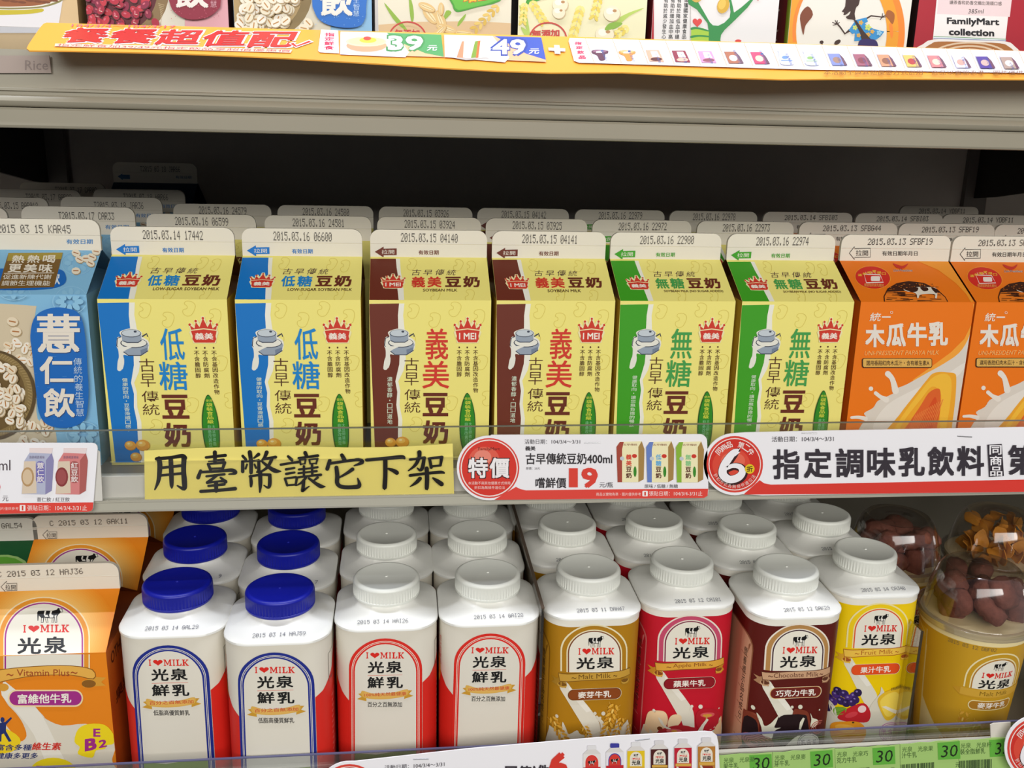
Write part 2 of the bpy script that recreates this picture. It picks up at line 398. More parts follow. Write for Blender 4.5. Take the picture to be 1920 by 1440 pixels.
e_ = MB(); e_.box(7.08, 7.26, -6.22, 30, -16.22, -16.15, mat('#5b4d42', .4)); e_.build('top_edge', dv, (0, 0, 0))
dv2 = MB(); dv2.box(29.75, 29.87, -6.2, 30, BZ, -18.5, clear('#dcd7c8', gloss=.015)); dv2 = dv2.build('shelf_divider', None, (0, 0, 0))
tag(dv2, 'clear upright plastic divider between yellow fruit bottle and malt cup', 'divider')
e_ = MB(); e_.box(29.74, 29.88, -6.22, -6.16, BZ, -18.5, mat('#3a3226', .4)); e_.build('front_edge', dv2, (0, 0, 0))
# ---------------------------------------------------------------- gable top cartons
CREAM = mat('#e8e1d1', .5, .3)
def carton(name, loc, W, D, H, hg, ff, front, side, gfront, gside, label, cat, group=None, fin=None):
    """loc = middle of the base; the front is at -D/2"""
    t = thing(name, loc, label, cat, group); h, d = W/2, D/2; fin = fin or CREAM
    b = MB()
    b.mesh([(-h, -d, 0), (h, -d, 0), (h, d, 0), (-h, d, 0), (-h, -d, H), (h, -d, H), (h, d, H), (-h, d, H)], [(0, 3, 2, 1)], side)
    for f, mm in (((0, 1, 5, 4), front), ((1, 2, 6, 5), side), ((2, 3, 7, 6), front), ((3, 0, 4, 7), side)):
        c = [(-h, -d, 0), (h, -d, 0), (h, d, 0), (-h, d, 0), (-h, -d, H), (h, -d, H), (h, d, H), (-h, d, H)]; b.face([c[i] for i in f], mm)
    b.build('body', t)
    g = MB(); e = .12
    g.face([(-h, -d, H), (h, -d, H), (h, -e, H+hg), (-h, -e, H+hg)], gfront)
    g.face([(h, d, H), (-h, d, H), (-h, e, H+hg), (h, e, H+hg)], gfront)
    for s in (-1, 1):       # the sides are folded inwards under the slopes
        g.face([(s*h, -d, H), (s*h, d, H), (0, 0, H+hg)], gside)
        for q in (-1, 1): g.face([(s*h, q*d, H-.001), (s*(h-.02), q*e, H+hg-.03), (0, q*e*.9, H+hg-.03)], gside)
    g.build('gable', t)
    f = MB(); o = rr(-h, H+hg, h, H+hg+ff, .55, 5, (0, 0, 1, 1))
    f.prism([(x, -e, z) for x, z in o], (0, -1, 0), 2*e, fin)
    zs = H+hg+ff*.5
    f.mesh([(-h, -e-.012, zs-.03), (h, -e-.012, zs-.03), (h, -e-.03, zs), (-h, -e-.03, zs), (h, -e-.012, zs+.03), (-h, -e-.012, zs+.03)], [(0, 1, 2, 3), (3, 2, 4, 5)], fin)
    t['dims'] = 0; del t['dims']
    o = f.build('top_seal', t)
    return t, o
def faces(loc, W, D, H, hg):
    """print surfaces of a carton: front, gable, fin"""
    x, y, z = loc; yf = y-D/2; h = W/2-.01
    r = (Plane((x, yf, z+H), (1, 0, 0), (0, 0, 1), loc), Plane((x, yf, z+H), (1, 0, 0), (0, D/2-.12, hg), loc), Plane((x, y-.125, z+H+hg), (1, 0, 0), (0, 0, 1), loc))
    r[0].clip = (-h, h, -H, 0); r[1].clip = (-h, h, 0, math.hypot(D/2-.12, hg)); r[2].clip = (-h, h, 0, 1.7)
    return r
def stamp(seal, surf, st, x0, z0, x1, z1, col='#5c5854', dy=0):
    a = Art(surf); a.group('date_stamp').base = .035; a.dots(st, x0, z1, x1, z0, col, dy)
    return a.build(seal)
BROWN = '#6a2c1c'; CROWN = '#d23a2a'
def crown(a, x0, y0, x1, y1, st):
    q = lambda p: [(x0+u*(x1-x0), y0+v*(y1-y0)) for u, v in p]
    pale = '#f3e9b4'
    a.poly(q([(.03, .52), (-.03, .28), (.06, .22), (.2, .36), (.18, .14), (.3, .1), (.38, .26), (.44, -.03), (.56, -.03), (.62, .26), (.7, .1), (.82, .14), (.8, .36), (.94, .22), (1.03, .28), (.97, .52), (1.02, .6), (.93, .85), (.9, 1.02), (.5, 1.04), (.1, 1.02), (.07, .85), (-.02, .6)]), pale)
    a.poly(q([(.06, .5), (.02, .32), (.18, .45), (.24, .2), (.36, .4), (.5, .05), (.64, .4), (.76, .2), (.82, .45), (.98, .32), (.94, .5), (.5, .44)]), CROWN)
    for u, v in ((.02, .3), (.24, .16), (.5, .05), (.76, .16), (.98, .3)): a.ell(*q([(u, v)])[0], .045*(x1-x0), .05*(y1-y0), CROWN, n=10)
    a.poly(q([(.05, .54), (.5, .48), (.95, .54), (.93, .64), (.9, .74), (.92, .86), (.85, 1), (.5, 1), (.15, 1), (.08, .86), (.1, .74), (.07, .64)]), CROWN)
    a.text(st, *q([(.18, .62)])[0], *q([(.82, .88)])[0], '#f7efe2', .02)
def bean_shapes(a, spots, col, sc=1):
    for x, y, r in spots:
        p = [(-30, -38), (0, -46), (26, -34), (30, -4), (18, 34), (-8, 46), (-30, 34), (-32, 14), (-14, 2), (-18, -14), (-34, -20)]
        c, s_ = math.cos(r), math.sin(r)
        a.line(smooth_pts([(x+(u*c-v*s_)*sc, y+(u*s_+v*c)*sc) for u, v in p], 3), 3.2*sc, col, True)
def millstone(a):
    ink, g1, g2, pale = '#3b4152', '#9aa6b6', '#c9d2da', '#eceadf'
    a.spline([(130, 660), (200, 640), (252, 660), (258, 690), (292, 720), (284, 775), (240, 803), (170, 803), (140, 800), (142, 835), (122, 890), (98, 885), (112, 820), (112, 770), (104, 745), (112, 695), (135, 690)], pale)
    a.ell(214, 742, 76, 34, g1); a.poly([(140, 745), (288, 735), (282, 775), (240, 800), (170, 802), (146, 780)], g1)
    a.ell(205, 728, 78, 30, ink); a.ell(206, 727, 73, 26, pale)
    a.poly([(137, 672), (250, 672), (252, 712), (230, 727), (165, 728), (140, 716)], g1)
    a.ell(194, 670, 58, 24, ink); a.ell(194, 669, 54, 21, g2); a.ell(218, 660, 9, 6, ink)
    a.line([(255, 690), (284, 672), (288, 690)], 8, ink); a.line([(146, 715), (168, 725), (230, 725), (250, 712)], 5, ink)
    a.line([(142, 780), (170, 802), (240, 802), (284, 774)], 5, ink)
    a.line([(135, 690), (112, 700), (106, 745), (120, 760), (150, 757)], 5, ink)
    a.spline([(112, 752), (150, 750), (200, 748), (160, 768), (135, 790), (142, 840), (128, 885), (116, 860), (100, 884), (104, 840), (116, 800)], pale)
    a.poly([(240, 770), (282, 755), (280, 774), (242, 797)], '#76849a')
def soy_art(t, seal, loc, W, D, H, hg, v):
    fr, ga, fi = faces(REF, 6.9, 7.1, 9.62, 1.96)
    CR = (690, 420, 3.272); band = v['band']
    a = Art(fr, CR)
    a.group('side_band')
    edge = [(195, 487), (188, 560), (190, 640), (200, 760), (196, 860), (172, 965), (184, 1030), (178, 1110), (190, 1200), (188, 1300), (196, 1440)]
    wh = [(228, 487), (220, 560), (228, 640), (234, 760), (236, 830), (222, 900), (190, 965), (202, 1020), (198, 1110), (215, 1200), (212, 1300), (222, 1440)]
    a.poly([(30, 489)]+wh+[(50, 1440)], '#f2f0e2'); a.poly([(11, 490)]+edge+[(49, 1440)], band)
    a.group('bean_pattern'); bean_shapes(a, [(285, 535, .2), (540, 525, .3), (415, 590, .2), (690, 570, 0), (705, 850, .2), (300, 1230, .3), (740, 1070, 0), (520, 1100, .2), (260, 720, .3)], '#dcca60')
    a.group('millstone_picture'); millstone(a)
    a.group('script_name')
    a.vtext('古早', 228, 815, 315, 995, '#54301a', -.004); a.vtext('傳統', 228, 1008, 325, 1162, '#54301a', -.004)
    a.group('side_slogan'); a.vtext(v['left'], 122, 935, 154, 1228 if len(v['left']) < 10 else 1262, '#d9e6d0', .005)
    a.group('health_claim')
    for x, st, y1 in ((664, '不含基因改造作物', 1036), (613, '不含防腐劑', 938), (564, '不含膽固醇', 938)):
        a.ell(x, 756, 5, 6, '#54301a', n=8); a.vtext(st, x-15, 772, x+15, y1, '#54301a', .006)
    a.group('product_name')
    a.text(v['name'][0], 358, 640, 496, 830, v['ink'], .008); a.text(v['name'][1], 338, 838, 502, 1008, v['ink'], .008)
    a.text('豆', 340, 1035, 496, 1178, BROWN, .028); a.text('奶', 340, 1203, 496, 1348, BROWN, .028)
    a.group('crown_emblem'); crown(a, 533, 572, 697, 725, v['emb'])
    a.group('green_seal')
    a.spline([(613, 1034), (640, 1080), (660, 1170), (663, 1280), (655, 1360), (635, 1410), (600, 1410), (575, 1350), (565, 1260), (568, 1160), (588, 1075)], '#1f5a1c')
    a.spline([(613, 1040), (640, 1090), (655, 1180), (657, 1280), (648, 1355), (632, 1400), (604, 1400), (582, 1345), (571, 1255), (575, 1165), (592, 1085)], '#2f8a24')
    a.text('使用', 596, 1062, 634, 1078, '#d8d84a', 0); a.vtext('袋裝食品級', 598, 1082, 634, 1208, '#d8d84a', .012)
    a.vtext('非基改黃豆', 596, 1214, 618, 1345, '#8fd0a0', 0); a.vtext('大豆卵磷脂', 622, 1212, 640, 1340, '#8fd0a0', 0)
    a.group('soybean_picture')
    for x, y, r in ((142, 1336, 33), (214, 1334, 40), (170, 1404, 32)):
        a.ell(x+2, y+3, r*1.02, r*.84, '#c98a22'); a.ell(x, y, r, r*.8, '#eba437'); a.ell(x-r*.15, y-r*.2, r*.6, r*.42, '#f5c35c'); a.ell(x-r*.25, y-r*.3, r*.25, r*.16, '#fbe6a8')
    a.build(t)
    b = Art(ga, CR); b.group('gable_band')
    b.poly([(18, 214), (200, 214), (205, 290), (222, 400), (228, 487), (11, 489)], '#f2f0e2')
    b.poly([(18, 214), (175, 214), (180, 270), (190, 330), (185, 400), (195, 487), (11, 490)], band)
    b.group('bean_pattern'); bean_shapes(b, [(275, 250, .3), (560, 255, .3), (640, 265, 0), (420, 440, .2), (630, 440, .2)], '#dcca60', .8)
    b.group('crown_emblem'); crown(b, 84, 308, 232, 394, v['emb'])
    b.group('gable_title')
    for i, c in enumerate('古早傳統'): b.text(c, 268+72*i, 280+3*(i % 2), 322+72*i, 316, '#4a2438', -.006, sh=.3)
    b.text(v['name'][0], 272, 325, 355, 390, v['ink'], .02); b.text(v['name'][1], 368, 325, 455, 390, v['ink'], .02)
    b.text('豆', 478, 326, 575, 388, BROWN, .03); b.text('奶', 588, 323, 690, 390, BROWN, .03)
    w_ = v['enw']; b.text(v['en'], w_[0], 400, w_[1], 417, '#5c3a20', .006)
    b.build(t)
    c = Art(fi, CR); c.base = .03; c.group('seal_print'); c.poly([(46, 170), (100, 138), (100, 151), (180, 149), (180, 190), (100, 191), (100, 205)], band)
    c.text('拉開', 88, 158, 165, 184, '#efe9da', .0); c.text('有效日期', 314, 160, 438, 188, band, .01)
    c.build(seal)
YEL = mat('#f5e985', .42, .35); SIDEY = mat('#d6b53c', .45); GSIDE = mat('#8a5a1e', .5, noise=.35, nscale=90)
REF = (-2.32+3.45, 3.55, -9.62)
SOY = {'blue': dict(band='#1076c8', ink='#1b86d0', name='低糖', emb='義美', left='健康的取向・豆香滑順口感！', en='LOW-SUGAR SOYBEAN MILK', enw=(318, 700), word='low sugar', bandword='blue'),
       'brown': dict(band='#6e2f20', ink='#d63a2c', name='義美', emb='I MEI', left='濃郁香醇・口口道地', en='SOYBEAN MILK', enw=(342, 552), word='plain', bandword='brown'),
       'green': dict(band='#3fa021', ink='#45a04e', name='無糖', emb='義美', left='健康取向・讓您無負擔的暢飲', en='SOYBEAN MILK (NO SUGAR ADDED)', enw=(312, 696), word='unsweetened', bandword='green')}
W_, D_, H_, G_, FF_ = 6.9, 7.1, 9.62, 1.96, 1.6
cols = [('blue', 'in the column beside the barley cartons', [(-17.06, 0, '2015.03.14 17442'), (-16.87, 1, '2015.03.16 06599'), (-16.81, 2, '2015.03.16 24579')]),
        ('blue', 'in the column beside the brown ones', [(-9.73, 0, '2015.03.16 06600'), (-9.41, 1, '2015.03.16 24581'), (-9.47, 2, '2015.03.16 24580')]),
        ('brown', 'in the column beside the blue ones', [(-2.36, 0, '2015.03.15 04140'), (-2.12, 1, '2015.03.15 03924'), (-2.17, 2, '2015.03.15 03926')]),
        ('brown', 'in the column beside the green ones', [(4.85, 0, '2015.03.15 04141'), (5.1, 1, '2015.03.15 03925'), (5.1, 2, '2015.03.15 04142')]),
        ('green', 'in the column beside the brown ones', [(12.05, 0, '2015.03.16 22980'), (12.36, 1, '2015.03.16 22972'), (12.46, 2, '2015.03.16 22979')]),
        ('green', 'in the column beside the orange ones', [(19.35, 0, '2015.03.16 22974'), (19.67, 1, '2015.03.16 22973'), (19.76, 2, '2015.03.16 22978')])]
protos = {}
rowword = ('front', 'second', 'third')
for kind, colw, items in cols:
    v = SOY[kind]
    for x, row, st in items:
        loc = (x+W_/2, D_/2+7.49*row, -9.62)
        lab = '%s striped yellow soy milk carton %s, %s row' % (v['bandword'], colw, rowword[row])
        if kind not in protos:
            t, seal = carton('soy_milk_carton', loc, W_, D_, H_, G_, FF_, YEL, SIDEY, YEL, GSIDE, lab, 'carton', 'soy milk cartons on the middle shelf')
            soy_art(t, seal, loc, W_, D_, H_, G_, v); protos[kind] = t
        else:
            t = dup(protos[kind], loc, lab, skip=('date_stamp',)); seal = next(c for c in t.children if c.name.startswith('top_seal'))
        stamp(seal, faces(loc, W_, D_, H_, G_)[2], st, -1.65, .9, 1.7, 1.42, dy=-.02 if kind != 'green' else .04)
# papaya milk cartons
ORG = mat('#f07a18', .42, .35); WP = 7.2
loc0 = (26.67+WP/2, 3.6, -9.62)
def papaya_art(t, seal, loc):
    fr, ga, fi = faces(loc, WP, 7.2, 9.62, 1.96); CR = (1570, 430, 3.6)
    a = Art(fr, CR); a.group('milk_splash_picture')
    a.poly([(915, 505), (922, 560), (905, 640), (855, 740), (765, 830), (645, 918), (505, 1018), (560, 1060), (900, 800), (928, 505)], '#f7a63a')
    a.spline([(920, 630), (880, 745), (820, 835), (720, 905), (600, 972), (470, 1045), (405, 1072), (385, 1102), (320, 1135), (270, 1160), (240, 1205), (180, 1240), (195, 1275), (150, 1340), (135, 1440), (480, 1480), (820, 1450), (850, 1200), (900, 800)], '#ded6cb', 3)
    a.spline([(860, 900), (700, 1000), (500, 1090), (330, 1190), (240, 1330), (300, 1400), (430, 1230), (600, 1060), (800, 1000)], '#e9e3da')
    a.brush([(340, 975, 40), (370, 1010, 34), (392, 1090, 46)], '#ebe4da'); a.ell(226, 1075, 15, 15, '#ebe4da'); a.brush([(258, 1105, 26), (290, 1130, 26), (330, 1150, 40)], '#ebe4da'); a.brush([(95, 1270, 18), (140, 1268, 22), (190, 1278, 30)], '#ebe4da')
    a.group('papaya_picture')
    a.spline([(690, 962), (740, 965), (790, 972), (802, 1010), (795, 1150), (772, 1330), (750, 1450), (300, 1450), (420, 1250), (520, 1120), (600, 1020), (640, 975)], '#f0a92c')
    a.spline([(700, 975), (750, 985), (770, 1040), (760, 1180), (740, 1300), (715, 1440), (690, 1300), (700, 1120), (640, 1060), (560, 1150), (450, 1290), (380, 1420), (340, 1430), (430, 1270), (540, 1120), (630, 1010)], '#f6bf3c')
    a.spline([(655, 1078), (690, 1080), (696, 1140), (690, 1240), (672, 1330), (650, 1450), (395, 1450), (480, 1310), (560, 1190), (610, 1110)], '#e0652a')
    a.spline([(660, 1130), (670, 1200), (640, 1340), (600, 1440), (520, 1440), (570, 1290), (620, 1190)], '#d9501f')
    for i in range(14):
        x = 470+14*i; a.line([(x+60, 1250-8*i), (x, 1380-5*i)], 5, '#ea8440')
    a.group('product_name')
    a.text('統', 215, 562, 288, 620, '#efe2d2', .01, sh=.15); a.text('一', 298, 586, 358, 596, '#efe2d2', .03); a.ring(364, 560, 8, 8, 3, '#efe2d2', n=14)
    for i, c in enumerate('木瓜牛乳'): a.text(c, 186+142*i, 640-6*i, 318+142*i, 795-3*i, '#ece3d8', .035)
    a.text('UNI-PRESIDENT PAPAYA MILK', 178, 820, 680, 850, '#f8c072', 0, sh=.25, dy=-6)
    a.group('tagline'); a.rrect(164, 868, 637, 934, 14, '#3a2010'); a.rrect(171, 872, 633, 928, 10, '#e2b25a'); a.text('選用香甜紅肉木瓜汁・含有維生素A', 192, 884, 618, 918, '#3a2010', .012)
    a.build(t)
    b = Art(ga, CR); b.group('gable_swoosh')
    b.poly([(520, 207), (782, 197), (922, 500), (905, 500), (870, 440), (800, 365), (680, 275)], '#f59a2c')
    b.group('microwave_badge'); b.ell(238, 326, 122, 78, '#f0a030', .12, 28); b.ell(238, 326, 118, 75, '#d6281e', .12, 28)
    b.line([(180, 304), (288, 308), (310, 358), (196, 362)], 6, '#f3e8e0', True); b.rrect(226, 318, 288, 350, 8, '#f3e8e0')
    for i in range(4): b.line([(196+20*i, 300), (190+20*i, 288)], 4, '#f0b0a8')
    for i, c in enumerate('溫熱喝更順口'): b.text(c, 138+32*i, 292-abs(3-i)*-8-14, 166+32*i, 314-abs(3-i)*-8-14-6, '#f3c040', .015)
    b.text('微波加熱請先開封', 180, 366, 312, 388, '#f0b060', 0, dy=4)
    b.group('bird_emblem'); b.spline([(374, 232), (420, 246), (445, 248), (478, 232), (462, 256), (440, 268), (425, 258), (440, 276), (415, 266), (395, 258)], '#cf2e20', 3)
    b.text('Uni-President', 376, 272, 505, 288, '#efe2d2', .03, sh=.3); b.text('Uni-President', 377, 273, 506, 287, '#5a2c4a', .0, sh=.3)
    b.group('farm_picture'); ink = '#3c1c10'
    dome = [(316, 505), (312, 455), (338, 402), (400, 366), (480, 352), (580, 364), (670, 404), (730, 460), (753, 503)]
    b.poly(dome, ink); b.poly([(321, 500), (318, 456), (335, 425), (500, 418), (690, 432), (724, 462), (744, 499)], '#e87c22')
    rnd = random.Random(3)
    for i in range(60): b.ell(350+rnd.random()*330, 372+rnd.random()*44, 5, 3, '#b0621e', n=6) if True else 0
    for i in range(34):
        x = 325+rnd.random()*330; y = 430+rnd.random()*68; b.line([(x, y), (x+30+rnd.random()*50, y+2)], 3.2, ink)
    b.spline([(445, 412), (520, 398), (640, 400), (668, 415), (668, 470), (655, 470), (650, 445), (560, 448), (545, 470), (535, 470), (530, 445), (500, 430), (470, 428)], '#e6dccc')
    for p in ([(445, 410), (500, 398), (540, 402), (535, 425), (505, 432), (478, 425)], [(555, 400), (600, 400), (610, 418), (580, 426)], [(630, 400), (668, 412), (666, 440), (645, 425)]): b.spline(p, ink)
    b.build(t)
    c = Art(fi, CR); c.base = .03; c.group('seal_print'); c.line([(80, 160), (115, 116), (115, 130), (222, 127), (222, 187), (115, 189), (115, 203)], 4, '#333030', True); c.text('拉開', 125, 140, 206, 178, '#333030', 0)
    c.text('有效日期年月日', 302, 146, 540, 178, '#333030', .004)
    c.build(seal)
pcols = [(26.67, 0, '2015.03.13 SFBF19', 'left of the two'), (34.0, 0, '2015.03.13 SFBF19', 'right of the two'), (26.99, 1, '2015.03.13 SFBG44', ''), (34.28, 1, '2015.03.13 SFBF19', ''), (27.15, 2, '2015.03.14 SFBI03', ''), (34.6, 2, '2015.03.14 SFBI03', ''), (41.5, 1, '2015.03.14 YDBF11', ''), (41.75, 2, '2015.03.14 YDBF11', ''), (42.1, 3, '2015.03.14 YDBF11', '')]
plabels = ['orange papaya milk carton in the front row next to the green soy carton', 'orange papaya milk carton at the front, cut off by the right frame edge', 'orange papaya milk carton second in its row, stamped 2015.03.13 SFBG44', 'orange papaya milk carton second in its row, stamped 2015.03.13 SFBF19', 'orange papaya milk carton third back, behind the one stamped SFBG44', 'orange papaya milk carton third back, behind the second one stamped SFBF19',
           'orange milk carton second back in the end column, mostly cut by the frame', 'orange milk carton in the end column stamped 2015.03.14 YDBF11', 'shaded orange milk carton at the very back of the end column']
pp = None
for (x, row, st, _), lab in zip(pcols, plabels):
    loc = (x+WP/2, 3.6+7.49*row, -9.62)
    if pp is None:
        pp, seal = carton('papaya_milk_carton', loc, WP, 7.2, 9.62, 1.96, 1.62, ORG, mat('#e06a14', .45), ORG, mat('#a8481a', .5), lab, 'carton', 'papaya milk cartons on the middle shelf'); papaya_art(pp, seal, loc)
    else: pp2 = dup(pp, loc, lab, skip=('date_stamp',)); seal = next(c for c in pp2.children if c.name.startswith('top_seal'))
    stamp(seal, faces(loc, WP, 7.2, 9.62, 1.96)[2], st, -1.9, 1.0, 2.35, 1.4, '#3f3b39', dy=.06)
# barley drink cartons
def bean_heap(a, spots, r, cols, crease):
    for x, y, t in spots:
        c = cols[int((x*7+y*3) % len(cols))]
        a.ell(x+r*.1, y+r*.16, r*1.04, r*.82, '#b49a72', t, 10); a.ell(x, y, r, r*.78, c, t, 11)
        a.line([(x-r*.6*math.cos(t), y-r*.6*math.sin(t)), (x+r*.6*math.cos(t), y+r*.6*math.sin(t))], r*.22, crease)
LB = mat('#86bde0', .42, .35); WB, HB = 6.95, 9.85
locb = (-24.55+WB/2, 3.5, -9.62)
def barley_art(t, seal, loc):
    fr, ga, fi = faces(loc, WB, 7.0, HB, 1.96); CR = (0, 540, 4.8); rnd = random.Random(5)
    a = Art(fr, CR); a.group('basket_picture')
    a.spline([(-330, 130), (0, 140), (300, 160), (325, 180), (300, 350), (290, 600), (330, 900), (340, 1180), (480, 1240), (490, 1440), (200, 1450), (-250, 1450)], '#d6c6a8', 3)
    pal = ['#efe4cf', '#e9d9bd', '#f3ebdc']
    bean_heap(a, [(rnd.uniform(-60, 300), rnd.uniform(480, 680), rnd.uniform(0, 3)) for _ in range(26)], 40, pal, '#c98a4a')
    bean_heap(a, [(115, 300, .2), (145, 390, .1)], 52, pal, '#b0703a')
    bean_heap(a, [(rnd.uniform(180, 460), rnd.uniform(1180, 1420), rnd.uniform(0, 3)) for _ in range(16)], 46, pal, '#b0703a')
    a.ell(-80, 960, 410, 410, '#5d4a2c', n=36); a.ell(-85, 955, 385, 385, '#8d7648', n=36); a.ell(-95, 955, 330, 335, '#6f5832', n=36)
    for i in range(40):
        q = math.radians(-75+i*4.2); a.line([(-85+345*math.cos(q), 955+345*math.sin(q)), (-85+380*math.cos(q+.05), 955+380*math.sin(q+.05))], 5, '#b39a68')
    bean_heap(a, [(rnd.uniform(-290, 210), rnd.uniform(690, 1230), rnd.uniform(0, 3)) for _ in range(90)], 44, pal, '#b77c3e')
    for cx, cy in ((640, 115), (760, 1300), (140, -10)):
        a.group('flower_pattern#%d' % cx)
        a.ring(cx, cy, 150, 110, 6, '#98cae8')
        for i in range(8): a.ell(cx+85*math.cos(i*.785), cy+62*math.sin(i*.785), 42, 26, '#8fc4e4', i*.785, 10)
    a.group('product_name')
    a.spline([(400, 195), (520, 165), (620, 175), (710, 205), (760, 300), (790, 500), (800, 700), (812, 900), (800, 1090), (770, 1180), (660, 1238), (520, 1240), (420, 1200), (365, 1100), (345, 950), (325, 760), (305, 560), (290, 420), (320, 270)], '#1a69bd', 3)
    for i in range(36):
        x = rnd.uniform(310, 760); y = rnd.uniform(240, 1190); a.line([(x, y), (x+rnd.uniform(10, 50), y+rnd.uniform(-3, 3))], 3, '#4f8fd0')
    for c, b in (('薏', (352, 222, 735, 570)), ('仁', (375, 602, 680, 850)), ('飲', (408, 888, 692, 1148))):
        a.text(c, b[0]+6, b[1]+7, b[2]+6, b[3]+7, '#3c4f7c', .012); a.text(c, *b, '#ebe2d4', .02)
    a.vtext('傳統的養生智慧', 678, 612, 752, 1142, '#bcd2e6', .0, dx=22)
    a.build(t)
    CR = (0, 440, 2.771); b = Art(ga, CR); b.group('flower_pattern')
    for cx, cy in ((370, 330), (80, 320), (400, 150)):
        b.ring(cx, cy, 80, 60, 3, '#98cae8')
        for i in range(8): b.ell(cx+46*math.cos(i*.785), cy+34*math.sin(i*.785), 20, 13, '#8fc4e4', i*.785, 8)
    bean_heap(b, [(395, 97, .3), (413, 130, .5), (447, 125, 0), (478, 118, .4), (395, 190, 0), (470, 150, .5), (500, 90, .2)], 23, ['#efe4cf'], '#b0703a')
    b.group('gable_title'); b.spline([(-100, 190), (120, 178), (300, 180), (342, 215), (330, 262), (230, 287), (0, 290), (-110, 270)], '#1a69bd')
    b.text('飲', 262, 196, 312, 262, '#dfe8ee', .02)
    b.group('gold_label'); b.poly([(45, 98), (327, 96), (282, 276), (-22, 285), (0, 250)], '#7a5a2a'); b.poly([(45, 98), (327, 96), (320, 130), (38, 140)], '#a8923a')
    for i, c in enumerate('熱熱喝'): b.text(c, 60+80*i, 110, 125+80*i, 150, '#ece4d4', .015, sh=.2)
    for i, c in enumerate('更美味'): b.text(c, 40+80*i, 156, 110+80*i, 200, '#ece4d4', .02, sh=.2)
    b.line([(22, 205), (282, 203)], 3, '#ece4d4')
    b.text('促進新陳代謝', 15, 211, 266, 236, '#ece4d4', .004, sh=.2); b.text('調節生理機能', 8, 243, 260, 270, '#ece4d4', .004, sh=.2)
    b.build(t)
    c = Art(fi, (0, 260, 4)); c.base = .03; c.group('seal_print'); c.poly([(-260, 770), (-210, 740), (-210, 752), (-120, 750), (-120, 800), (-210, 802), (-210, 815)], '#2f7fc4'); c.text('拉開', -215, 760, -130, 795, '#e8e4da')
    c.text('有效日期', 498, 753, 696, 790, '#3b84c4', .006)
    c.build(seal)
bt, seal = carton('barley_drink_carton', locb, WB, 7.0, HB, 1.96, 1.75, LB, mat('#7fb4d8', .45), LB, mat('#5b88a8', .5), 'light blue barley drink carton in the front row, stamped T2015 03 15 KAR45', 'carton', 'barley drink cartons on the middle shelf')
barley_art(bt, seal, locb); stamp(seal, faces(locb, WB, 7.0, HB, 1.96)[2], 'T2015 03 15 KAR45', -2.3, .95, 1.9, 1.42)
for x, row, st, lab in ((-24.5, 1, 'T2015.03.17 CAR33', 'light blue barley drink carton second back, stamped T2015.03.17 CAR33'), (-24.5, 2, 'T2015.03.18 JAR36', 'light blue barley drink carton third back, stamped T2015.03.18 JAR36'), (-24.45, 3, 'T2015.03.18 HAR66', 'shaded light blue barley drink carton fourth back in its column')):
    loc = (x+WB/2, 3.5+7.49*row, -9.62); q = dup(bt, loc, lab, skip=('date_stamp',)); seal = next(c for c in q.children if c.name.startswith('top_seal'))
    stamp(seal, faces(loc, WB, 7.0, HB, 1.96)[2], st, -1.2, .95, 2.2, 1.42)
# red bean drink cartons at the end of the shelf, and a taller dark one at the back
RB = mat('#b4545a', .45)
rb = None
for x, row, st, lab in ((-32.3, 1, 'T2015.03.15 BAR00', 'rose red bean drink carton second back, just inside the frame edge'), (-32.3, 2, 'T2015.03.15 BAR018', 'rose red bean drink carton third back, stamped BAR018'), (-32.35, 3, 'T2015.03.17 GAR08', 'rose red bean drink carton fourth back, stamped GAR08'), (-32.6, 4, 'T2015.03.17 CAR02', 'shaded rose red bean drink carton at the very back by the upright')):
    loc = (x+WB/2, 3.5+7.49*row, -9.62)
    if rb is None:
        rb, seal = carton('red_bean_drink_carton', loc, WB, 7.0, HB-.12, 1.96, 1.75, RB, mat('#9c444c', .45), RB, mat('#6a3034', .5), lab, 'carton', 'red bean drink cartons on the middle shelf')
        f_ = faces(loc, WB, 7.0, HB-.12, 1.96); c = Art(f_[0]); c.group('product_name'); c.rrect(-.1, -6.5, 2.6, -.6, 1.2, '#8e2338'); c.text('飲', .3, -5, 2.1, -6.2, '#e8ded2', .02); c.text('豆', .3, -3, 2.1, -4.6, '#e8ded2', .02); c.text('紅', .3, -1, 2.1, -2.6, '#e8ded2', .02); c.build(rb)
    else: q = dup(rb, loc, lab, skip=('date_stamp',)); seal = next(c for c in q.children if c.name.startswith('top_seal'))
    stamp(seal, faces(loc, WB, 7.0, HB-.12, 1.96)[2], st, -.6, .95, 2.8, 1.42)
loc = (-24.9+WB/2, 33.5, -9.62); NB = mat('#24405e', .45)
t, seal = carton('barley_drink_carton', loc, WB, 7.0, 11.6, 1.96, 1.7, NB, NB, NB, mat('#1b2c40', .5), 'tall dark blue drink carton standing alone against the back panel', 'carton')
f_ = faces(loc, WB, 7.0, 11.6, 1.96); stamp(seal, f_[2], 'T2015 03 18 JAR66', -1.2, .95, 2.1, 1.4)
c = Art(f_[2]); c.base = .03; c.group('seal_print'); c.poly([(-3.1, .5), (-2.7, .75), (-2.7, .65), (-2.1, .65), (-2.1, .3), (-2.7, .3), (-2.7, .2)], '#2a6a9a'); c.text('有效日期', 1.7, .65, 3, .4, '#2a6a9a'); c.build(seal)
c = Art(f_[0]); c.group('product_name'); c.rrect(-.1, -6.5, 2.6, -.6, 1.2, '#16335a'); c.text('飲', .3, -5, 2.1, -6.2, '#c8ccd2', .02); c.text('仁', .3, -3, 2.1, -4.6, '#c8ccd2', .02); c.text('薏', .3, -1, 2.1, -2.6, '#c8ccd2', .02); c.build(t)
